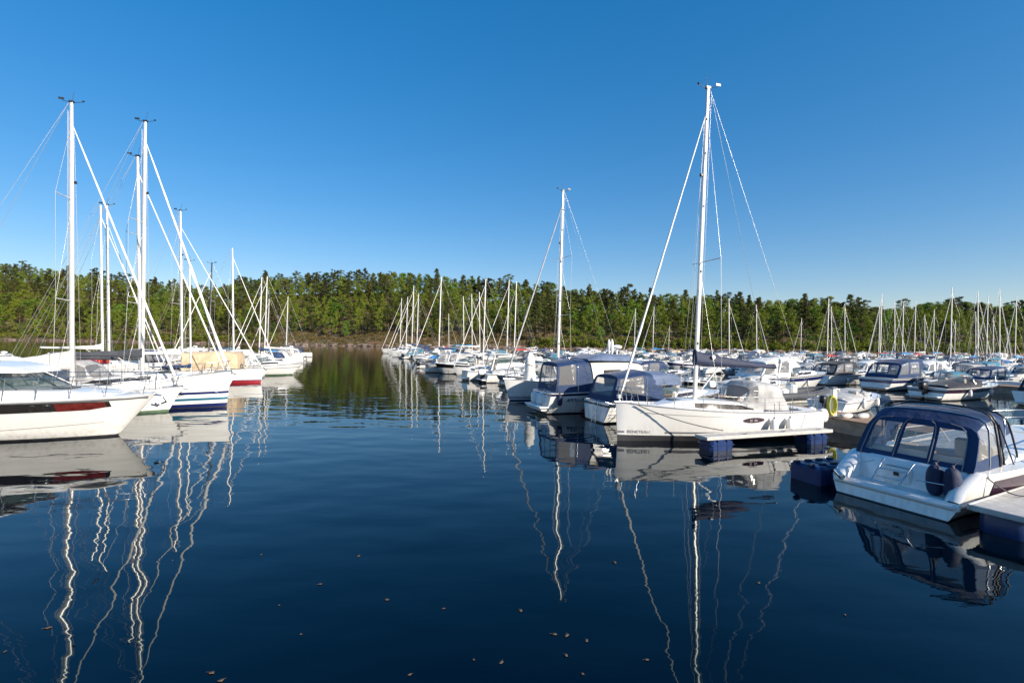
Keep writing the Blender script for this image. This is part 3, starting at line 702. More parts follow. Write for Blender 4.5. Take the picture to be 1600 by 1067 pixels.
bow_rail(h,R,X0+3.1,L5*.475,.5,5,.014,True)
MB().box((X0+4.5,.2,zt+1.42),(.5,.9,.2),bev=.08).box((X0+3.2,-.4,zt+1.38),(.22,.16,.12),bev=.04).build('deck_box',W,cn) if 0 else None
for y,lab in ((-.70,'left of two navy fenders standing on the big cruiser bathing platform'),(-1.02,'right of two navy fenders standing on the big cruiser bathing platform')):
    fender(local(R,(X0+.42,y,.74)),.165,.72,CN['dark blue'],lab,'fenders on the bathing platform',rope=(.12,0,.5))
rope([local(R,(X0+.9,-B5*.47,1.0)),local(R,(X0+1.3,-B5*.53-.12,.62)),local(R,(X0+1.6,-B5*.55-.3,.58))],'dark stern line from the big cruiser to the near finger',.016,sag=.03)
fender(local(R,(X0+4.6,-B5*.40,1.25)),.13,.5,MAR,'maroon fender hanging on the side rail of the big cruiser')
rope([local(R,(X0+.05,yb*.95,.6)),at(1262,722,.5)],'thin dark line from the big cruiser to the dark blue float',.009,sag=.12)

# --- large motor yacht on the left
bp=at(244,614,1.62); hd=Vector((cos(math.radians(8)),sin(math.radians(8)),0)); L6=10.4
R=empty('motor_yacht'); h=Hull(L6,3.7,1.62,1.45,1.7,.9,2.5,.95,-.1,.0,.4,.2,.62)
between(R,h,bp,bp-hd*L6); tag(R,'large white motor yacht with long red and black hull window at left edge','motor yacht')
hull_mesh(h,[('a',.07,1),('a',.35,0),('f',.8,0)],[W,AF,NAVY,GREY],R,ns=40); deck_mesh(h,R,(-L6*.42,-L6*.12,.5),m=W,ns=40)
wf=lambda x:h.sheer(h.tx(x))
a,b=-L6*.2,L6*.395
patch(h,a,b,lambda f:lerp(1.0,1.14,f)+.26*max(0,f-.8)**.9,lambda f:lerp(1.36,1.42,f) ,-1,n=26,m=3,off=.010).build('hull_window',DG,R)
patch(h,L6*.255,b-.12,lambda f:lerp(1.10,1.13,f)+.2*max(0,f-.65),lambda f:lerp(1.385,1.40,f),-1,n=20,m=3,off=.014).build('red_curtain',DGR,R)
for x in (L6*.185,L6*.225):
    q=[(x+dx,-(h.yz(x+dx,z_).y+.02),z_) for dx,z_ in ((0,1.12),(.2,1.12),(.2,1.35),(0,1.35),(0,1.12))]; MB().tube(q,.014,5).build('porthole_frame',ST,R)
patch(h,-L6*.45,L6*.36,lambda f:lerp(.22,.60,f**1.3),lambda f:lerp(.235,.612,f**1.3),-1,n=26,m=1).build('side_line',GREY,R)
rr=MB()
for sd in (1,-1): rr.tube([h.top(lerp(-L6*.5,L6*.49,i/24),sd,-.01,-.09) for i in range(25)],.03,6)
rr.build('rub_rail',GREY,R)
z_=wf(0)-.03
A,V_=loft([(-L6*.12,-L6*.1,1.5,z_,.36),(L6*.12,L6*.12,1.42,z_,.36),(L6*.24,L6*.24,1.2,z_,.32),(L6*.34,L6*.33,.8,z_+.02,.24),(L6*.42,L6*.40,.35,z_+.05,.08)],HOUSE,cap=(1,1),sub=4); cab=A.build('foredeck_cabin',W,R)
MB().box((L6*.2,0,z_+.35),(.6,.6,.05),bev=.015).build('hatch',DG,cab)
MB().box((L6*.425,0,z_+.07),(1.2,.7,.02),bev=.008).build('teak_foredeck',TEAK,R)
windscreen(R,L6*.225,-L6*.16,1.45,z_+.30,.72,1.4,n=16,mull=(0,3,6,10,13,16),fr=BLK)
A,V_=loft([(-L6*.3,-L6*.3,1.2,z_+1.12,.05),(-L6*.24,-L6*.24,1.42,z_+1.07,.24),(-L6*.02,-L6*.02,1.44,z_+1.03,.30),(.8,.75,1.25,z_+.99,.20),(1.35,1.25,.8,z_+.96,.06)],HOUSE,cap=(1,1),sub=4); hdt=A.build('hardtop',W,R)
mb=MB()
for sd in (1,-1): mb.tube([(-L6*.3,sd*1.5,z_),(-L6*.24,sd*1.38,z_+1.15)],.07,6).tube([(-L6*.12,sd*1.45,z_+.3),(-L6*.1,sd*1.36,z_+1.15)],.045,6)
mb.build('hardtop_pillar',W,hdt)
MB().box((-L6*.12,-.7,z_+.15),(.8,.6,.9),bev=.12).box((-L6*.12,.7,z_+.15),(.8,.8,.7),bev=.12).box((-L6*.28,0,z_+.1),(.8,2.2,.5),bev=.12).build('seats',SEAT,R)
bow_rail(h,R,-L6*.05,L6*.485,.78,6,.017,True,nn=20)
MB().tube([(L6*.47,0,z_+.1),(L6*.52,0,z_+.05),(L6*.535,0,z_-.2),(L6*.50,0,z_-.35)],.04,7).tube([(L6*.49,.15,z_-.28),(L6*.505,0,z_-.36),(L6*.49,-.15,z_-.28)],.035,6).build('anchor',ST,R)
rope([local(R,(L6*.085,-1.72,1.66)),local(R,(-L6*.02,-2.5,.95)),local(R,(-L6*.12,-3.3,.45))],'dark mooring line hanging from the deck of the motor yacht',.022,sag=.05)
# --- left sailing boats with known bows and mast tops
def hero_sail(bow,z0,mtop,H,label,**k):
    bp=at(*bow,z0); mp=at(*mtop,H); mp.z=0; bp.z=0; d=(bp-mp); a=math.atan2(d.y,d.x); mx=k.pop('mastx',.09); L=k.pop('L',None) or d.length/(.5-mx)
    L=max(8.2,min(14.5,L)); print('hero',label[:30],L,d.length,math.degrees(a),bp,mp); R,h=sailboat(L=L,H=H,mastx=mx,fb=z0,**k); u=d.normalized()
    c=bp-u*(L/2); R.location=(c.x,c.y,0); R.rotation_euler=(0,0,a); occupy(c.x,c.y,a,L,h.B); tag(R,label,'sailboat'); return R,h
hero_sail((285,604),1.25,(118,162),15.0,'white sloop with pale grey sail cover just behind the motor yacht',cover='pale grey',coverh=1.0,boomh=.85,hood='navy',spread=(.3,.66),fr=.07,bands=[('a',.12,1),('a',.16,0)],mats=[W,AFG,NAVY,GREY],B=3.3,fs=1.1,rake=.01)
hero_sail((361,580),1.95,(227,191),15.3,'white sloop whose hull carries two blue bands and a teal band',cover='charcoal',hood='grey',spread=(.3,.6),fr=.085,rake=.0,B=3.4,fs=1.2,over=.25,
  bands=[('a',.03,1),('a',.22,2),('a',.40,0),('a',.54,3),('a',.74,0),('a',.88,2)],mats=[W,AF,NAVY,TEALS])
R,h=hero_sail((412,575),1.25,(287,330),14.4,'white sloop with red antifouling and a beige tarpaulin over its deck',cover='white',hood=None,fr=.05,spread=(.4,.7),B=3.2,fs=1.05,over=.3,bands=[('a',.2,1),('a',.26,2)],mats=[W,AFR,NAVY,GREY],L=12,mastx=-.03)
A,_=loft([(.1,.1,1.25,1.1,1.5),(2.4,2.4,1.2,1.15,1.55),(4.2,4.2,.9,1.25,1.35)],[(1,0),(.99,.2),(.97,.6),(.9,.88),(.5,.97),(0,1)],cap=(1,1),sub=9); crumple(A,.07,1.7); A.build('deck_tarpaulin',CN['beige'],R)
rg=MB().tube([(4.9+.0,-.75+.3*cos(q*PI/8),1.75+.3*sin(q*PI/8)) for q in range(17)],.07,7).build('lifebuoy',WC,R)

# ================================================================ floats, fingers, piers
def finger(p0,p1,w,lab,z=.5,floats=(.1,.85),fsz=(1.25,.5),deckm=None,cleats=(.3,.6,.9)):
    p0=Vector(p0);p1=Vector(p1); d=p1-p0; L=d.length; a=math.atan2(d.y,d.x); R=empty('floating_finger',(p0.x,p0.y,0),a)
    mb=MB(); n=int(L/.14)
    for i in range(n): mb.box((L*(i+.5)/n,0,z-.02),(L/n-.012,w-.08,.04))
    mb.build('deck_boards',deckm or FLW,R)
    MB().box((L/2,w/2-.02,z-.05),(L,.06,.13),bev=.015).box((L/2,-w/2+.02,z-.05),(L,.06,.13),bev=.015).box((.02,0,z-.052),(.06,w-.1,.126),bev=.015).build('side_rail',CONC if deckm else FLW,R)
    for f in floats: MB().box((L*f,0,z-.36),(fsz[0],fsz[1]*2,.50),bev=.09).box((L*f,0,z-.30),(fsz[0]+.03,fsz[1]*2+.03,.05),bev=.02).box((L*f-.2,0,z-.36),(.06,fsz[1]*2+.03,.5)).box((L*f+.2,0,z-.36),(.06,fsz[1]*2+.03,.5)).build('float',FLB,R)
    for f in cleats:
        MB().box((L*f,-w/2+.12,z+.03),(.22,.05,.03),bev=.008).box((L*f,-w/2+.12,z+.01),(.06,.05,.04)).build('cleat',ST,R)
    return tag(R,lab,'floating finger')
fa=at(1095,681,.5); fb_=at(1290,669,.5)
f1=finger(fa,fb_,.62,'pale floating finger on two blue floats in front of the white sloop',floats=(.11,.87),fsz=(1.0,.36))
# dark blue float walkway left of the big cruiser
d0=at(1254,724,.5); d1=d0+V*1.35
R=empty('float_block',d0,AV); R.location.z=0
for k in range(3): MB().box((.28+k*.5,0,.17),(.49,.95,.62),bev=.07).build('float_section',FLB,R)
mb=MB()
for k in range(4): mb.box((.08+k*.42,-.2,.50),(.2,.12,.06),bev=.02).box((.08+k*.42,.25,.50),(.2,.12,.06),bev=.02)
mb.build('connector',BLK,R); tag(R,'dark blue plastic float block left of the big cruiser stern','float')
q=Vector(d0)+V*1.7; finger(q,q+V*5.5,.7,'floating finger hidden behind the big cruiser with blue floats')if 0 else None
# near right finger
nr=Vector((hdC.y,-hdC.x,0)); gd=Matrix.Rotation(math.radians(3),3,'Z')@hdC; g0=sr+hdC*.05+nr*.64; g0.z=0; R2=finger(g0,g0+gd*7,1.0,'grey boarded finger on a rounded dark blue float, lower right corner',z=.52,floats=())
mb=MB(); rows=[]
for zz,k in ((-.2,.95),(0,1),(.3,1),(.40,.97)):
    r=[]
    for i in range(28):
        q=2*PI*i/28; fx=math.copysign(abs(cos(q))**.45,cos(q)); fy=math.copysign(abs(sin(q))**.6,sin(q)); r.append((1.15+1.05*k*fx,.46*k*fy,zz))
    rows.append(r)
mb.grid(rows,closed=True); mb.add(rows[-1],[tuple(range(28))],0,False); mb.build('float',FLB,R2)
MB().box((5,0,.14),(2.2,1.0,.52),bev=.1).build('float',FLB,R2)
mb=MB().box((.85,-.38,.575),(.34,.10,.03),bev=.01).box((.75,-.38,.55),(.05,.08,.07)).box((.95,-.38,.55),(.05,.08,.07)); mb.build('cleat',ST,R2)
PA0=Vector((15.4,21,0))
def pier(o,t0,t1,lab,w=2.2):
    a=o+U*t0; b=o+U*t1; d=b-a; L=d.length; R=empty('floating_pier',a,math.atan2(d.y,d.x)); mb=MB(); n=int(L/.3)
    for i in range(n): mb.box((L*(i+.5)/n,0,.60),(L/n-.02,w,.05))
    mb.build('planks',WOOD,R); MB().box((L/2,0,.25),(L,w-.25,.64)).build('pontoon',CONC,R)
    return tag(R,lab,'pier')
OFF={'A':0,'B':31,'C':62,'D':93,'E':124}
pier(PA0,-12,118,'brown planked floating pier running back from the stern of the white sloop')
PL0=Vector((-27.5,25,0))
pier(PL0,-14,100,'floating pier on the left behind the row of sloops')
for k,nm in (('B','second'),('C','third'),('D','fourth'),('E','farthest')):
    pier(PA0+V*OFF[k],-6,118-OFF[k]*.35,nm+' floating pier from the near one, mostly hidden by moored boats',2)
# short finger pontoons between berths of the near pier
for k,t in enumerate((6.5,)):
    pass
# dock post with coiled yellow hose
pp=at(1302,651,.6); R=empty('service_post',(pp.x,pp.y,.62)); MB().box((0,0,.62),(.22,.22,1.24),bev=.03).build('column',W,R)
MB().box((0,0,1.27),(.27,.27,.08),bev=.03).build('cap',GREY,R); tag(R,'white service post on the brown pier carrying a yellow hose','post')
mb=MB()
random.seed(3)
for k in range(9):
    a=.16+.02*random.random(); c=random.uniform(.36,.46); mb.tube([(-.2+.14*sin(q*PI/9)*(1+.2*k/9)+.01*k-.05,-.16-.012*k,.52+c*cos(q*PI/9)) for q in range(19)],.016,5)
o=mb.build('coiled_hose',YEL,None,(pp.x,pp.y,.62)); tag(o,'coiled yellow hose hung on the white post on the pier','hose')
# deck clutter on the pier: two folded white tarps
for dx,lab in ((0,'white folded bundle lying on the pier right of the yellow hose'),(.9,'white folded bundle lying on the pier farthest right of the hose')):
    p=at(1322+dx*28,652,.65); mb=MB().ell((0,0,.08),(.42,.16,.12),0,12,6,.8); crumple(mb,.04,4,dx); o=mb.build('folded_tarp',CN['pale grey'],None,(p.x,p.y,.64)); o.rotation_euler=(0,0,.5); tag(o,lab,'tarp')

# ================================================================ generic boats
PT={}
def proto(key,desc,plural,cat,mk):
    R,h=mk(); PT[key]=dict(R=R,h=h,L=h.L,B=h.B,desc=desc,plural=plural,cat=cat,used=False,mx=R.get('mx',0))
for c,d in (('navy','navy'),('black','black'),('grey','grey'),('beige','beige'),('white','white'),('turquoise','turquoise')):
    proto('c_'+c,f'white cruiser with {d} canopy',f'white cruisers with {d} canopies','motorboat',lambda c=c:cruiser(col=c,L={'navy':8.4,'black':7.6,'grey':8,'beige':7.4,'white':8.6,'turquoise':7.}[c],band={'navy':NAVY,'black':None,'grey':GREY,'beige':None,'white':NAVY,'turquoise':TEALS}[c],lite=True,ob={'black':1,'turquoise':1}.get(c),arch=c in('white','grey')))
proto('h_navy','white hardtop cruiser with navy rear awning','white hardtop cruisers with navy awnings','motorboat',lambda:cruiser(L=8.2,kind='hardtop',col='navy',lite=True,band=NAVY))
proto('h_none','white hardtop cruiser with open cockpit','white hardtop cruisers with open cockpits','motorboat',lambda:cruiser(L=8.8,kind='hardtop',col=None,lite=True,arch=True))
proto('o_none','open white speedboat with bare windscreen','open white speedboats','motorboat',lambda:cruiser(L=6.4,B=2.4,fb=1.0,fs=.75,kind='open',col=None,lite=True,ob=1,band=BLK,bands=[('a',.06,1),('f',.6,0),('f',.92,2)]))
for c,d in (('grey','grey'),('bright blue','bright blue'),('pale grey','pale'),('black','black')):
    proto('t_'+c,f'small boat under {d} tarpaulin',f'small boats under {d} tarpaulins','motorboat',lambda c=c:cruiser(L=6.2,B=2.4,fb=.95,fs=.72,kind='open',col=c,lite=True,ob=1,rail=c!='grey',band={'black':MAR}.get(c),engine=BLK if c!='pale grey' else W))
proto('r_black','dark inflatable boat with light arch','dark inflatable boats','inflatable boat',lambda:rib())
proto('r_grey','grey inflatable boat with white engine','grey inflatable boats','inflatable boat',lambda:rib(5.8,2.3,'grey',W))
for c,d in (('navy','navy'),('white','white'),('turquoise','turquoise'),('charcoal','charcoal'),('bright blue','bright blue'),('red','red')):
    proto('s_'+c,f'white sloop with {d} sail cover',f'white sloops with {d} sail covers','sailboat',lambda c=c:sailboat(L={'navy':9.8,'white':10.2,'turquoise':8.8,'charcoal':10.6,'bright blue':9.2,'red':8.4}[c],H=14,cover=c,hood={'navy':'navy','white':'grey','turquoise':'turquoise'}.get(c,'charcoal'),lite=True,spread=(.45,) if c in('turquoise','red') else (.33,.64),fr=.06 if c!='red' else .03,bands=[('a',.06,1),('a',.12,0),('a',.18,2)],mats=[W,AFG if c=='white' else AF,TEALS if c=='turquoise' else NAVY,GREY]))
KEEP={'hull','deck','foredeck_cabin','cabin','window','windshield','canopy','wheelhouse','roof','cover','mast','boom','sail_cover','furled_headsail','rigging','spreaders','sprayhood','outboard_engine','leg','tube','console','radar_arch','frame'}
GEN=[]
def use(key,x,y,ang,sc,row):
    p=PT[key]
    if not p['used']: R=p['R']; p['used']=True
    else: R=dup(p['R'],None,KEEP if math.hypot(x,y)>55 else None)
    R.location=(x,y,0); R.rotation_euler=(0,0,ang); R.scale=(sc,sc,sc); occupy(x,y,ang,p['L']*sc,p['B']*sc); GEN.append((R,p,row)); return R
ROWS=[]
for k in 'ABCDE':
    nm={'A':'near pier','B':'second pier','C':'third pier','D':'fourth pier','E':'farthest pier'}[k]; o=PA0+V*OFF[k]
    ROWS.append((o-V*6.4,nm+', channel side' if k=='A' else nm+', left side',1,2,118-OFF[k]*.35)); ROWS.append((o+V*6.4,nm+', right side',-1,2,118-OFF[k]*.35))
ROWL=[(PL0+V*6.4,'left pier, channel side',-1,2,100),(PL0-V*6.4,'left pier, far side',1,2,100)]
random.seed(11)
SK=['s_navy','s_white','s_turquoise','s_charcoal','s_bright blue','s_white','s_navy','s_red']
def setmast(px,py,rows,dark=False,far=False,key=None,hr=(16,9)):
    best=None
    for pas in range(2):
        H=hr[0]
        while H>=hr[1]:
            key_=key or SK[int(px)%len(SK)]; p=PT[key_]; sc=H/14; pt=at(px,py,H)
            for (o,nm,sd,t0,t1) in rows:
                bow=AV+(PI if sd==1 else 0)
                for ang in ((bow,bow+PI) if int(px)%3==0 else (bow+PI,bow) if int(px)%3==1 else (bow,)):
                    mxx=(p['mx'])*sc-.02*H; x=pt.x-mxx*cos(ang); y=pt.y-mxx*sin(ang)
                    q=Vector((x,y,0))-o; dv=abs(q.dot(V)); t=q.dot(U)
                    if (dv<1.6 or pas) and (t0<t<t1+25) and free(x,y,ang,p['L']*sc,p['B']*sc*.95):
                        s=dv+abs(H-13)*.25
                        if best is None or s<best[0]: best=(s,x,y,ang,sc,key_,nm)
            H-=.25
        if best: break
    if not best: print('nomast',px,py); return
    _,x,y,ang,sc,key_,nm=best; R=use(key_,x,y,ang,sc,nm)
    if dark:
        for c in KIDS(R):
            if c.name.startswith('mast'): c.data=c.data.copy(); c.data.materials[0]=ALUD
for m in ((627.5,466),(637,464),(646.5,447),(654,459),(689.5,433),(701,490),(724,463),(737,459),(749,456),(759,436),(795.5,438),(807,440)): setmast(*m,ROWS[:2],key={759:'s_white',689.5:'s_navy',724:'s_turquoise',737:'s_bright blue',701:'s_red'}.get(m[0]))
for m in ((993,482),(1022,479),(1046,509),(1139,467),(1182,476)): setmast(*m,ROWS[1:5],key={993:'s_turquoise',1022:'s_bright blue'}.get(m[0]))
for m in ((1295,466),(1299,479),(1320,474),(1252.6,497),(1378,459),(1375,475),(1398,471),(1412,471),(1431,471),(1445,491),(1460,484),(1488,449),(1493,500),(1524.5,487),(1528,455),(1544,462),(1552,495),(1562,452),(1574,512),(1588.5,463)): setmast(*m,ROWS[2:])
for m in ((215,245),(157,321),(167,321),(363,388),(296,408),(409,433),(417.5,432),(420.5,467),(450,463)): setmast(*m,ROWL,key={215:'s_charcoal',450:'s_navy',409:'s_navy',363:'s_white'}.get(m[0]))
setmast(331,412,ROWL,dark=True,key='s_charcoal')
# motorboat with green bottom nosing into the channel, left
bp=at(476,567,1.25); R=PT['o_none']; 
Rg,hg=cruiser(L=8.8,B=2.9,fb=1.3,fs=1.0,kind='open',col=None,lite=False,bands=[('a',.14,1),('f',.62,0),('f',.68,3)],rail=False)
for c in Rg.children:
    if c.name.startswith('hull'): c.data.materials[1]=AFG
bd=Vector((.93,.36,0)).normalized(); between(Rg,hg,bp,bp-bd*8.8); tag(Rg,'open white motorboat with dark side line pointing into the channel at left','motorboat')
# particular neighbours of the near pier, channel side
o=PA0-V*6.0
def near(key,px,py,flip,sc=1):
    b=at(px,py); p=PT[key]; a=AV+(PI if flip else 0); L=p['L']*sc
    x=b.x+V.x*L/2; y=b.y+V.y*L/2
    for k in range(12):
        if free(x,y,a,L,p['B']*sc*.9): use(key,x,y,a,sc,'near pier, channel side'); return
        x+=U.x*.4; y+=U.y*.4
    print('no room',key,px)
near('t_pale grey',757,597,0,1.15); near('o_none',688,588,1,1.25); near('c_grey',676,585,0,1.0); near('t_black',655,575,0); near('t_bright blue',648,570,1,1.1); near('c_white',640,566,1,1)
# boats near the middle right, seen past the sloop and the big cruiser
def free_at(key,px,py,ang,sc,row,ref='c'):
    b=at(px,py); p=PT[key]
    if free(b.x,b.y,ang,p['L']*sc,p['B']*sc*.9): use(key,b.x,b.y,ang,sc,row)
    else: print('blocked',key,px,py)
ar='near pier, right side'
free_at('t_grey',1328,640,AV+.25,.95,ar); free_at('r_black',1240,627,AV,1.05,ar); free_at('r_grey',1345,626,AV+.1,1.0,ar); free_at('t_pale grey',1175,618,AV,1.1,ar)
free_at('c_white',1225,607,AV,1.1,ar)
br='second pier, left side'
free_at('c_navy',1420,607,AV+.05,1.1,br); free_at('t_black',1500,622,AV,1.2,br); free_at('c_black',1322,600,AV,1,br); free_at('t_grey',1580,628,AV,1.45,br); free_at('o_none',1470,601,AV+.1,1.2,br)
W1=[('c_navy',7),('c_black',7),('c_grey',5),('c_beige',4),('c_white',7),('c_turquoise',3),('h_navy',4),('h_none',7),('o_none',6),('t_grey',3),('t_bright blue',2),('t_pale grey',4),('t_black',3),('r_black',1)]
bag=[k for k,n in W1 for _ in range(n)]
def fill(rows,px0,px1,dmin,dmax):
    for (o,nm,sd,t0,t1) in rows:
        t=t0+random.random()
        while t<t1+4:
            key=random.choice(bag); p=PT[key]; sc=random.uniform(.78,1.0); q=o+U*t
            pxx=CX+q.x/q.y*F if q.y>5 else -1
            if not(px0<pxx<px1) or not dmin<q.y<dmax: t+=1; continue
            ang=AV+(PI if sd==1 else 0)+(PI if random.random()<.5 else 0)+random.uniform(-.04,.04)
            off=random.uniform(-.8,.8)
            x,y=q.x+V.x*off,q.y+V.y*off
            if free(x,y,ang,p['L']*sc,p['B']*sc): use(key,x,y,ang,sc,nm); t+=p['B']*sc*.5+1.1
            else: t+=.3
fill(ROWS,600,1680,24,150)
fill(ROWL,-60,480,27,105)
for p in PT.values():
    if not p['used']:
        for c in list(p['R'].children_recursive): bpy.data.objects.remove(c,do_unlink=True)
        bpy.data.objects.remove(p['R'],do_unlink=True)
print('GENERIC',len(GEN))
# labels: kind + row + order from the left
ORD=['first','second','third','fourth','fifth','sixth','seventh','eighth','ninth','tenth','eleventh','twelfth','thirteenth','fourteenth','fifteenth']
def ordn(i): return ORD[i] if i<15 else f'{i+1}th'
cells={}
for R,p,row in GEN: cells.setdefault((p['plural'],row),[]).append((proj(R.location)[0],R,p))
for (pl,row),l in cells.items():
    l.sort(key=lambda q:q[0])
    for i,(x,R,p) in enumerate(l):
        side=row.split(', '); wh=side[0]+(' '+side[1] if len(side)>1 else '')
        if len(l)==1: lab=f"only {p['desc']} on the {row}"
        else: lab=f"{ordn(i)} from left of {pl} on {row}"
        tag(R,lab,p['cat'],('sailing boats' if p['cat']=='sailboat' else p['plural'])+' moored at the piers')
        if 'mx' in R: del R['mx']
for o in list(COL.objects):
    if 'mx' in o: del o['mx']
FP=None; fs_=[]
for R,p,row in GEN:
    if R.location.y>48 or p['cat']=='inflatable boat' or 'near pier' not in row and 'second' not in row and 'left' not in row: continue
    h=p['h']; sc=R.scale.x
    for x in (-.22*p['L'],.12*p['L']):
        for sd in (1,-1):
            q=local(R,(x*sc,sd*(h.yz(x,.6).y*sc+.12),.55))
            if FP is None: FP=fender(q,.11,.5,W,None); o=FP
            else: o=dup(FP); o.location=q
            fs_.append((proj(q)[0],o))
fs_.sort(key=lambda q:q[0])
for i,(x,o) in enumerate(fs_): tag(o,f'{ordn(i)} small white fender from the left among those hung on moored boats','fender','small fenders hung between moored boats')
# ================================================================ water
m,nt,b=newmat('harbour water')
b.inputs['Base Color'].default_value=(.0001,.0022,.006,1); b.inputs['Specular Tint'].default_value=(.30,.85,1,1); b.inputs['Roughness'].default_value=.012; b.inputs['IOR'].default_value=1.355
tc=nt.nodes.new('ShaderNodeTexCoord')
def wn(sx,sy,sc,det,rot=0,dist=0):
    mp=nt.nodes.new('ShaderNodeMapping'); mp.inputs['Scale'].default_value=(sx,sy,1); mp.inputs['Rotation'].default_value=(0,0,rot); n=nt.nodes.new('ShaderNodeTexNoise'); n.inputs['Scale'].default_value=sc; n.inputs['Detail'].default_value=det; n.inputs['Roughness'].default_value=.45; n.inputs['Distortion'].default_value=dist
    nt.links.new(tc.outputs['Object'],mp.inputs['Vector']); nt.links.new(mp.outputs[0],n.inputs['Vector']); return n.outputs['Fac']
def mth(op,a,b_=None,c=None):
    n=nt.nodes.new('ShaderNodeMath'); n.operation=op
    for i,q in enumerate((a,b_,c)):
        if q is None: continue
        if isinstance(q,(int,float)): n.inputs[i].default_value=q
        else: nt.links.new(q,n.inputs[i])
    return n.outputs[0]
WA=dict(big=.022,mid=.0030,fine=.0005,band=.012)
big=wn(.6,1.,.85,1,.1); mid=wn(.5,1.15,2.1,2,-.05,.4); fine=wn(.45,1.2,9,2)
pat=wn(.05,.12,1,2); patm=nt.nodes.new('ShaderNodeMapRange'); patm.inputs['From Min'].default_value=.42; patm.inputs['From Max'].default_value=.6; nt.links.new(pat,patm.inputs['Value'])
sx=nt.nodes.new('ShaderNodeSeparateXYZ'); nt.links.new(tc.outputs['Object'],sx.inputs[0])
# a breeze-ruffled belt across the channel about 22 to 36 m out
bd=nt.nodes.new('ShaderNodeMapRange'); bd.interpolation_type='SMOOTHSTEP'; bd.inputs['From Min'].default_value=16; bd.inputs['From Max'].default_value=0; nt.links.new(mth('ABSOLUTE',mth('SUBTRACT',sx.outputs['Y'],30)),bd.inputs['Value'])
belt=mth('MULTIPLY',bd.outputs['Result'],mth('MULTIPLY_ADD',patm.outputs['Result'],.7,.3))
bw=wn(.28,1.,1.5,2,.12,.3)
hgt=mth('ADD',mth('ADD',mth('MULTIPLY',big,WA['big']),mth('MULTIPLY',mid,WA['mid'])),mth('ADD',mth('MULTIPLY',mth('MULTIPLY',fine,WA['fine']),mth('ADD',patm.outputs['Result'],.25)),mth('MULTIPLY',mth('MULTIPLY',bw,WA['band']),belt)))
bp=nt.nodes.new('ShaderNodeBump'); bp.inputs['Strength'].default_value=1; bp.inputs['Distance'].default_value=1; nt.links.new(hgt,bp.inputs['Height']); nt.links.new(bp.outputs['Normal'],b.inputs['Normal'])
WATER=m
o=MB().grid([[(x,y,0) for x in (-3000,-400,-100,0,100,400,3000)] for y in (-1500,-200,0,60,200,600,3500)],sm=False).build('water',WATER); tag(o,None,None,kind='structure')
# floating leaves
random.seed(5)
lp=[(500,912),(604,936),(693,950),(813,953),(740,1030),(783,1034),(470,990),(436,945),(866,990),(885,992),(916,1000),(884,1023),(910,1052),(408,866),(345,1062),(640,1053),(8,1017),(75,980),(1010,1030),(1185,910),(560,868),(1320,960),(330,1050),(960,878)]
SEC=['left','centre','right']
for i,(px,py) in enumerate(lp):
    p=at(px,py,.006); mb=MB(); n=11; r=random.uniform(.016,.038); pr=[(r*(1+.5*random.random()*(k%2))*cos(2*PI*k/n),r*.65*(1+.5*random.random()*(k%2))*sin(2*PI*k/n),.003+.004*random.random()) for k in range(n)]
    mb.add(pr+[(0,0,.006)]+[(q[0]*.97,q[1]*.97,q[2]-.004) for q in pr],[(k,(k+1)%n,n) for k in range(n)]+[((k+1)%n,k,n+1+k,n+1+(k+1)%n) for k in range(n)])
    mb.tube([(r*.9,0,.005),(r*1.7,r*.3,.004)],.0015,4); o=mb.build('floating_leaf',LEAF,None,p); o.rotation_euler=(0,0,random.random()*6)
    tag(o,None,'leaf','brown leaves floating on the near water')
ls=sorted([o for o in COL.objects if o.name.startswith('floating_leaf')],key=lambda o:proj(o.location)[0])
for i,o in enumerate(ls): o['label']=f"{ordn(i)} small brown leaf from the left floating on the dark near water"
# ================================================================ hills and wood
def interp(x,pts):
    if x<=pts[0][0]: return pts[0][1]
    for (a,b),(c,d) in zip(pts,pts[1:]):
        if x<=c: return b+(d-b)*(x-a)/(c-a)
    return pts[-1][1]
SKY=[(-400,420),(-50,412),(0,415),(60,420),(110,428),(180,433),(250,442),(330,452),(372,440),(400,432),(480,432),(545,430),(600,426),(680,430),(740,440),(800,443),(860,447),(920,455),(960,459),(1000,463),(1060,462),(1120,466),(1200,470),(1280,467),(1340,481),(1400,484),(1480,475),(1540,480),(1600,480),(2000,500)]
DSH=[(-400,420),(0,400),(200,340),(400,300),(600,275),(800,262),(1000,245),(1200,225),(1600,210),(2000,200)]
def hor(px): return proj_h[min(len(proj_h)-1,max(0,int((px+500)/20)))]
proj_h=[CY+(px-CX)*math.tan(ROLL) for px in range(-500,2300,20)]
TREEH=15.5
def crest(px):
    Dc=interp(px,DSH)+118; return max(4,H0+(hor(px)-interp(px,SKY))/F*Dc-TREEH*.93)
def ground(px,D):
    Ds=interp(px,DSH); f=max(-.3,(D-Ds)/118)
    c=crest(px)
    if f<0: return f*6
    s=min(f,1); z=min(1,s*22)*1.5+(c-1.5)*(s**1.05 if s<1 else 1)
    if f>1: z-=(f-1)*8
    w=noise.noise(Vector((px*.012,D*.03,0)))*2.5+noise.noise(Vector((px*.05,D*.12,3)))*1.0
    return z+w*min(1,s*9)
cols_=[px for px in range(-420,2040,12)]; fr_=[-.25,-.06,0,.008,.02,.04,.07,.1,.14,.2,.28,.36,.45,.55,.65,.75,.85,.95,1.05,1.3,1.8,3]
rows=[]
for px in cols_:
    ps=interp(px,DSH); rows.append([((px-CX)/F*D,D,ground(px,D)) for D in [ps+118*f for f in fr_]])
m,nt,b=newmat('hillside')
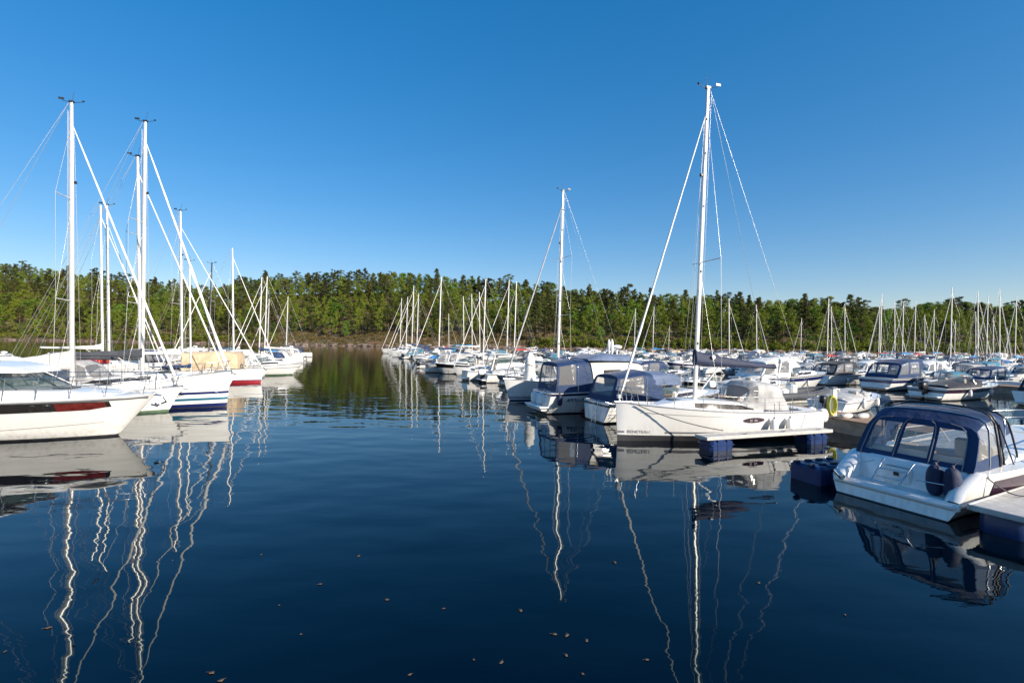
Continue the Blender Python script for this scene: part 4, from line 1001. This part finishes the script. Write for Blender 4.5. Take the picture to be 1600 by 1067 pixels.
tcn=nt.nodes.new('ShaderNodeTexCoord'); n1=nt.nodes.new('ShaderNodeTexNoise'); n1.inputs['Scale'].default_value=.12; n1.inputs['Detail'].default_value=8; nt.links.new(tcn.outputs['Object'],n1.inputs['Vector'])
cr=nt.nodes.new('ShaderNodeValToRGB'); e=cr.color_ramp.elements; e[0].position=.35; e[0].color=(.045,.065,.015,1); e[1].position=.66; e[1].color=(.24,.15,.11,1); k=e.new(.48); k.color=(.15,.085,.045,1); k=e.new(.56); k.color=(.075,.07,.025,1)
nt.links.new(n1.outputs['Fac'],cr.inputs[0]); nt.links.new(cr.outputs[0],b.inputs['Base Color']); b.inputs['Roughness'].default_value=.9
bp=nt.nodes.new('ShaderNodeBump'); bp.inputs['Distance'].default_value=1.2; n2=nt.nodes.new('ShaderNodeTexNoise'); n2.inputs['Scale'].default_value=.5; n2.inputs['Detail'].default_value=8; nt.links.new(tcn.outputs['Object'],n2.inputs['Vector']); nt.links.new(n2.outputs['Fac'],bp.inputs['Height']); nt.links.new(bp.outputs['Normal'],b.inputs['Normal'])
tag(MB().grid(rows).build('hill',m),None,None,kind='structure')
def leafmat(name,c1,c2,hv):
    m,nt,b=newmat(name); tc=nt.nodes.new('ShaderNodeTexCoord'); n=nt.nodes.new('ShaderNodeTexNoise'); n.inputs['Scale'].default_value=.6; n.inputs['Detail'].default_value=6; nt.links.new(tc.outputs['Object'],n.inputs['Vector'])
    oi=nt.nodes.new('ShaderNodeObjectInfo'); r=nt.nodes.new('ShaderNodeValToRGB'); r.color_ramp.elements[0].position=.3; r.color_ramp.elements[0].color=(*c1,1); r.color_ramp.elements[1].position=.7; r.color_ramp.elements[1].color=(*c2,1)
    nt.links.new(n.outputs['Fac'],r.inputs[0]); hs=nt.nodes.new('ShaderNodeHueSaturation'); nt.links.new(r.outputs[0],hs.inputs['Color'])
    a=nt.nodes.new('ShaderNodeMapRange'); a.inputs['To Min'].default_value=.5-hv; a.inputs['To Max'].default_value=.5+hv*.7; nt.links.new(oi.outputs['Random'],a.inputs['Value']); nt.links.new(a.outputs[0],hs.inputs['Hue'])
    w=nt.nodes.new('ShaderNodeTexWhiteNoise'); w.noise_dimensions='1D'; nt.links.new(oi.outputs['Random'],w.inputs['W']); a2=nt.nodes.new('ShaderNodeMapRange'); a2.inputs['To Min'].default_value=.5; a2.inputs['To Max'].default_value=1.55; nt.links.new(w.outputs['Value'],a2.inputs['Value']); nt.links.new(a2.outputs[0],hs.inputs['Value'])
    nt.links.new(hs.outputs[0],b.inputs['Base Color']); b.inputs['Roughness'].default_value=.7; b.inputs['Specular IOR Level'].default_value=.25
    tr=nt.nodes.new('ShaderNodeBsdfTranslucent'); nt.links.new(hs.outputs[0],tr.inputs['Color']); mx=nt.nodes.new('ShaderNodeMixShader'); mx.inputs[0].default_value=.3; o=nt.nodes['Material Output']
    nt.links.new(b.outputs[0],mx.inputs[1]); nt.links.new(tr.outputs[0],mx.inputs[2]); nt.links.new(mx.outputs[0],o.inputs[0]); return m
PINE=leafmat('pine needles',(.026,.042,.012),(.125,.130,.030),.03)
BROAD=leafmat('broad leaves',(.050,.105,.012),(.185,.245,.024),.04)
BUSH=leafmat('bush leaves',(.07,.075,.018),(.20,.125,.045),.04)
BARK=mat('bark',(.16,.09,.055),.9,var=.3)
rng=np.random.default_rng(4)
def leaves(cl,n,size,name,m,flat=1.):
    # cl: array of clumps (x,y,z,rx,rz)
    cl=np.array(cl); N=len(cl)*n; c=np.repeat(cl,n,0)
    d=rng.normal(size=(N,3)); d/=np.linalg.norm(d,axis=1)[:,None]; r=rng.random(N)**.45
    P=c[:,:3]+d*r[:,None]*np.stack([c[:,3],c[:,3],c[:,4]],1)
    nn=d*.8+rng.normal(size=(N,3))*.6; nn[:,2]+=.35; nn/=np.linalg.norm(nn,axis=1)[:,None]
    a=rng.normal(size=(N,3)); u=np.cross(nn,a); u/=np.linalg.norm(u,axis=1)[:,None]; w=np.cross(nn,u)
    s=(size*(.6+.8*rng.random(N)))[:,None]
    q=np.stack([P+u*s,P+w*s*.7*flat,P-u*s,P-w*s*.7*flat],1).reshape(-1,3)
    me=bpy.data.meshes.new(name); me.vertices.add(len(q)); me.vertices.foreach_set('co',q.ravel().astype(np.float32)); me.loops.add(len(q)); me.loops.foreach_set('vertex_index',np.arange(len(q),dtype=np.int32))
    me.polygons.add(N); me.polygons.foreach_set('loop_start',np.arange(0,len(q),4,dtype=np.int32)); me.materials.append(m); me.update(calc_edges=True); me.validate()
    o=bpy.data.objects.new(name,me); COL.objects.link(o); return o
def pine(v,H=16):
    cl=[]; base=H*random.uniform(.14,.36); Rm=random.uniform(2.5,3.5); rnd=v%3
    n=46
    if v%3==1: Rm*=.85
    for i in range(n):
        f=(i+random.random())/n; z=base+(H-base)*f
        prof=(1-f)**.85+.04 if rnd==1 else (1-f**1.8)**.8 if rnd else (sin(PI*min(1,f*.74+.14))**.7)
        rr=Rm*prof*random.uniform(.35,1.0)+.25; a=random.random()*2*PI
        cl.append((rr*cos(a),rr*sin(a),z-rr*.12,random.uniform(.75,1.25)*(.6+.5*prof),random.uniform(.35,.65)))
    for i in range(6): cl.append((0,0,base+(H-base)*(.35+.6*i/5),(1.3 if rnd!=1 else .8)*(1.15-i/6),.9))
    R=empty('pine_tree'); c=leaves(cl,66,.215,'crown',PINE,.8); c.parent=R
    mb=MB().tube([(0,0,-2),(.05,0,base*.6),(.0,.1,H*.6),(0,0,H*.96)],[.26,.22,.14,.03],6)
    for i in range(5): a=random.random()*6.3; z=base*random.uniform(.7,1.5); mb.tube([(0,0,z),(1.4*cos(a),1.4*sin(a),z+.3)],[.06,.02],4)
    mb.build('trunk',BARK,R); return R
def broad(v,H=14):
    cl=[]; Rm=random.uniform(2.9,3.9); base=H*.16
    for i in range(46):
        a=random.random()*2*PI; f=random.random(); z=base+(H-base)*f; prof=sin(PI*(f*.82+.14))**.6
        rr=Rm*prof*math.sqrt(random.uniform(.15,1)); cl.append((rr*cos(a),rr*sin(a),z-.4,random.uniform(.8,1.4),random.uniform(.6,1.0)))
    R=empty('broadleaf_tree'); c=leaves(cl,58,.225,'crown',BROAD); c.parent=R
    mb=MB().tube([(0,0,-2),(.1,0,H*.3),(-.1,.1,H*.75)],[.24,.17,.05],6)
    for i in range(6): a=i*1.05; mb.tube([(0,0,H*.25+i*.5),(1.7*cos(a),1.7*sin(a),H*.42+i*.7)],[.1,.03],4)
    mb.build('trunk',BARK,R); return R
random.seed(21)
TP=[pine(i) for i in range(7)]; TB=[broad(i) for i in range(6)]
used=set(); spots=[]
for row,(f,pr) in enumerate(((.13,0),(.20,1),(.32,0),(.45,1),(.58,0),(.72,1),(.83,0),(.91,1),(.98,0),(1.04,1))):
    px=-45+random.random()*10
    while px<1650:
        f0=f if row else (.12 if 440<px<830 else .055)
        D=interp(px,DSH)+118*(f0+random.uniform(-.04,.04)*(1 if row else .5)); sp=random.uniform(5.6,8.2)*F/D
        spots.append((px,D,row)); px+=sp
print('TREES',len(spots))
def pineprob(px,row):
    if px<330: return .30+.05*row
    if px<560: return .75
    if px<1000: return .55
    return .42
items=[]; cnt={'p':0,'b':0}; extra=[]
random.shuffle(spots)
for px,D,row in spots:
    nz=noise.noise(Vector((px*.011,row*.5,7)))*.5
    k='p' if random.random()<pineprob(px,row)+nz else 'b'
    if cnt[k]>=300: k='b' if k=='p' else 'p'
    if cnt[k]>=300: extra.append((px,D,row)); continue
    cnt[k]+=1; items.append((px,D,row,k))
print(cnt,len(extra))
for px,D,row,k in items:
    pool=TP if k=='p' else TB; i=random.randrange(len(pool)); P_=pool[i]
    R=P_ if P_.name not in used else dup(P_); used.add(P_.name)
    sc=random.uniform(1.0,1.32)*(.72 if row==0 else 1)*(1.0 if k=='p' else .95); 
    if row>=6: sc*=random.uniform(.9,1.12)
    R.location=((px-CX)/F*D,D,ground(px,D)-.4); s2=sc*random.uniform(1.0,1.3); R.scale=(s2,s2,sc); R.rotation_euler=(random.uniform(-.03,.03),random.uniform(-.03,.03),random.random()*6.28)
    R['_c']=(k,row,px)[0]; R['r']=row; R['p']=px
RN=['at the shoreline','on the lowest slope','on the lower slope','at mid slope','above mid slope','on the upper slope','high on the slope','just below the crest','on the crest','behind the crest']
SN=[(100,'at the left edge'),(230,'behind the tall left masts'),(370,'left of the black mast'),(520,'left of the channel mouth'),(640,'above the channel mouth'),(780,'right of the channel'),(900,'behind the shaded sloop'),(1050,'left of the tallest right mast'),(1200,'right of the tallest right mast'),(1350,'right of centre'),(1480,'toward the right'),(3000,'at the right edge')]
cells={}
for o in COL.objects:
    if '_c' in o: cells.setdefault((o['_c'],o['r'],[i for i,(x,_) in enumerate(SN) if o['p']<x][0]),[]).append(o)
for (k,r,s),l in cells.items():
    l.sort(key=lambda o:o['p'])
    for i,o in enumerate(l):
        kind='dark pine' if k=='p' else 'green leafy tree'
        tag(o,(f'{ordn(i)} {kind} from left' if len(l)>1 else f'lone {kind}')+f' {RN[r]}, {SN[s][1]}',('pine' if k=='p' else 'broadleaf tree'),('pines' if k=='p' else 'leafy trees')+' on the wooded hill')
for o in COL.objects:
    for q in ('_c','r','p'):
        if q in o: del o[q]
# undergrowth on the bank and between the trunks, one mass
cl=[]
random.seed(8)
for i in range(5200):
    px=random.uniform(-60,1660); f=random.choice((random.uniform(.012,.10),random.uniform(.03,.2),random.uniform(.1,1.0))); D=interp(px,DSH)+118*f; r=random.uniform(.9,2.0) if f>.06 else random.uniform(.5,1.25)
    cl.append(((px-CX)/F*D,D,ground(px,D)+r*.25,r*1.3,r*.8))
o=leaves(cl,22,.30,'undergrowth',BUSH); tag(o,'tangle of low bushes covering the rocky bank under the trees','undergrowth',kind='stuff')
if extra:
    cl=[]
    for i in range(1500):
        px=random.uniform(-60,1660)
        if 430<px<830: continue
        D=interp(px,DSH)+118*random.uniform(.006,.05); r=random.uniform(.8,1.9); cl.append(((px-CX)/F*D,D,max(.6,ground(px,D))+random.uniform(.2,4.5),r,r*.8))
    for px,D,row in extra:
        z0=ground(px,D); 
        for i in range(22):
            f=(i+.5)/22; z=3+12.5*f; rr=3.2*sin(PI*(f*.8+.15))*random.random()**.5; a=random.random()*6.28; cl.append(((px-CX)/F*D+rr*cos(a),D+rr*sin(a),z0+z,1.2,.9))
    o=leaves(cl,70,.225,'wood',BROAD); tag(o,'closed mass of leafy wood filling gaps on the hill','wood',kind='stuff')
# shoreline rocks
mb=MB(); random.seed(9)
for i in range(420):
    px=random.uniform(-60,1650); D=interp(px,DSH)+random.uniform(-1.2,4.0); r=random.uniform(.3,1.9); n0=len(mb.v)
    mb.ell(((px-CX)/F*D,D,random.uniform(-.1,.5)),(r*1.6,r,r*.7),0,7,5)
    for k in range(n0,len(mb.v)): v=mb.v[k]; q=noise.noise_vector(Vector(v)*.9)*.35; mb.v[k]=(v[0]+q.x,v[1]+q.y,v[2]+q.z)
mb.s=[False]*len(mb.s)
ROCK=mat('shore rock',(.15,.11,.09),.9,var=.5,scale=.4); tag(mb.build('shore_rocks',ROCK),'line of reddish grey rocks along the waterline below the wood','rocks',kind='stuff')
D=490; px=266; z0=ground(px,D)+6; zt=H0+(hor(px)-436)/F*D; x=(px-CX)/F*D
R=empty('radio_mast',(x,D,z0)); mb=MB()
for a in range(3): mb.tube([(1.2*cos(a*2.1),1.2*sin(a*2.1),0),(.25*cos(a*2.1),.25*sin(a*2.1),zt-z0)],.12,4)
for k in range(14): z=(zt-z0)*k/14; r_=lerp(1.2,.25,k/14); mb.tube([(r_*cos(a*2.1),r_*sin(a*2.1),z+a*.5) for a in range(4)],.07,4)
mb.build('lattice',GREY,R); MB().ell((0,-.5,zt-z0-2),(.9,.5,.9)).ell((.6,-.4,zt-z0-5),(.8,.5,.8)).build('antenna_dish',W,R); tag(R,'thin radio mast with dishes rising above the wooded crest on the left','radio mast')
# ================================================================ light
EL=math.radians(24); to=Vector((.76,-.65,0)).normalized()*cos(EL)+Vector((0,0,sin(EL)))
ld=bpy.data.lights.new('sun','SUN'); ld.energy=4.4; ld.angle=math.radians(.53); ld.color=(1,.90,.76); lo=bpy.data.objects.new('sun',ld); COL.objects.link(lo)
lo.rotation_euler=to.to_track_quat('Z','Y').to_euler()
w=bpy.data.worlds.new("World"); S.world=w; w.use_nodes=True; nt=w.node_tree; bg=nt.nodes['Background']
sk=nt.nodes.new('ShaderNodeTexSky'); sk.sky_type='NISHITA'; sk.sun_disc=False; sk.sun_elevation=EL; sk.sun_rotation=math.atan2(to.x,to.y); sk.altitude=0; sk.air_density=1.0; sk.dust_density=.5; sk.ozone_density=3; gm=nt.nodes.new('ShaderNodeGamma'); gm.inputs[1].default_value=.63; nt.links.new(sk.outputs[0],gm.inputs[0])
hs=nt.nodes.new('ShaderNodeHueSaturation'); hs.inputs['Saturation'].default_value=1.78; hs.inputs['Hue'].default_value=.501; nt.links.new(gm.outputs[0],hs.inputs['Color']); tn=nt.nodes.new('ShaderNodeMix'); tn.data_type='RGBA'; tn.blend_type='MULTIPLY'; tn.inputs[0].default_value=1; tn.inputs[7].default_value=(1.0,.955,1.03,1); nt.links.new(hs.outputs[0],tn.inputs[6]); nt.links.new(tn.outputs[2],bg.inputs['Color']); bg.inputs['Strength'].default_value=.145
S.view_settings.view_transform='Standard'; S.view_settings.look='None'; S.view_settings.exposure=.88; S.view_settings.gamma=1
S.render.resolution_x=1024; S.render.resolution_y=682
S.render.engine='CYCLES'; S.cycles.max_bounces=8; S.cycles.transparent_max_bounces=16
print('OBJECTS',len(COL.objects))
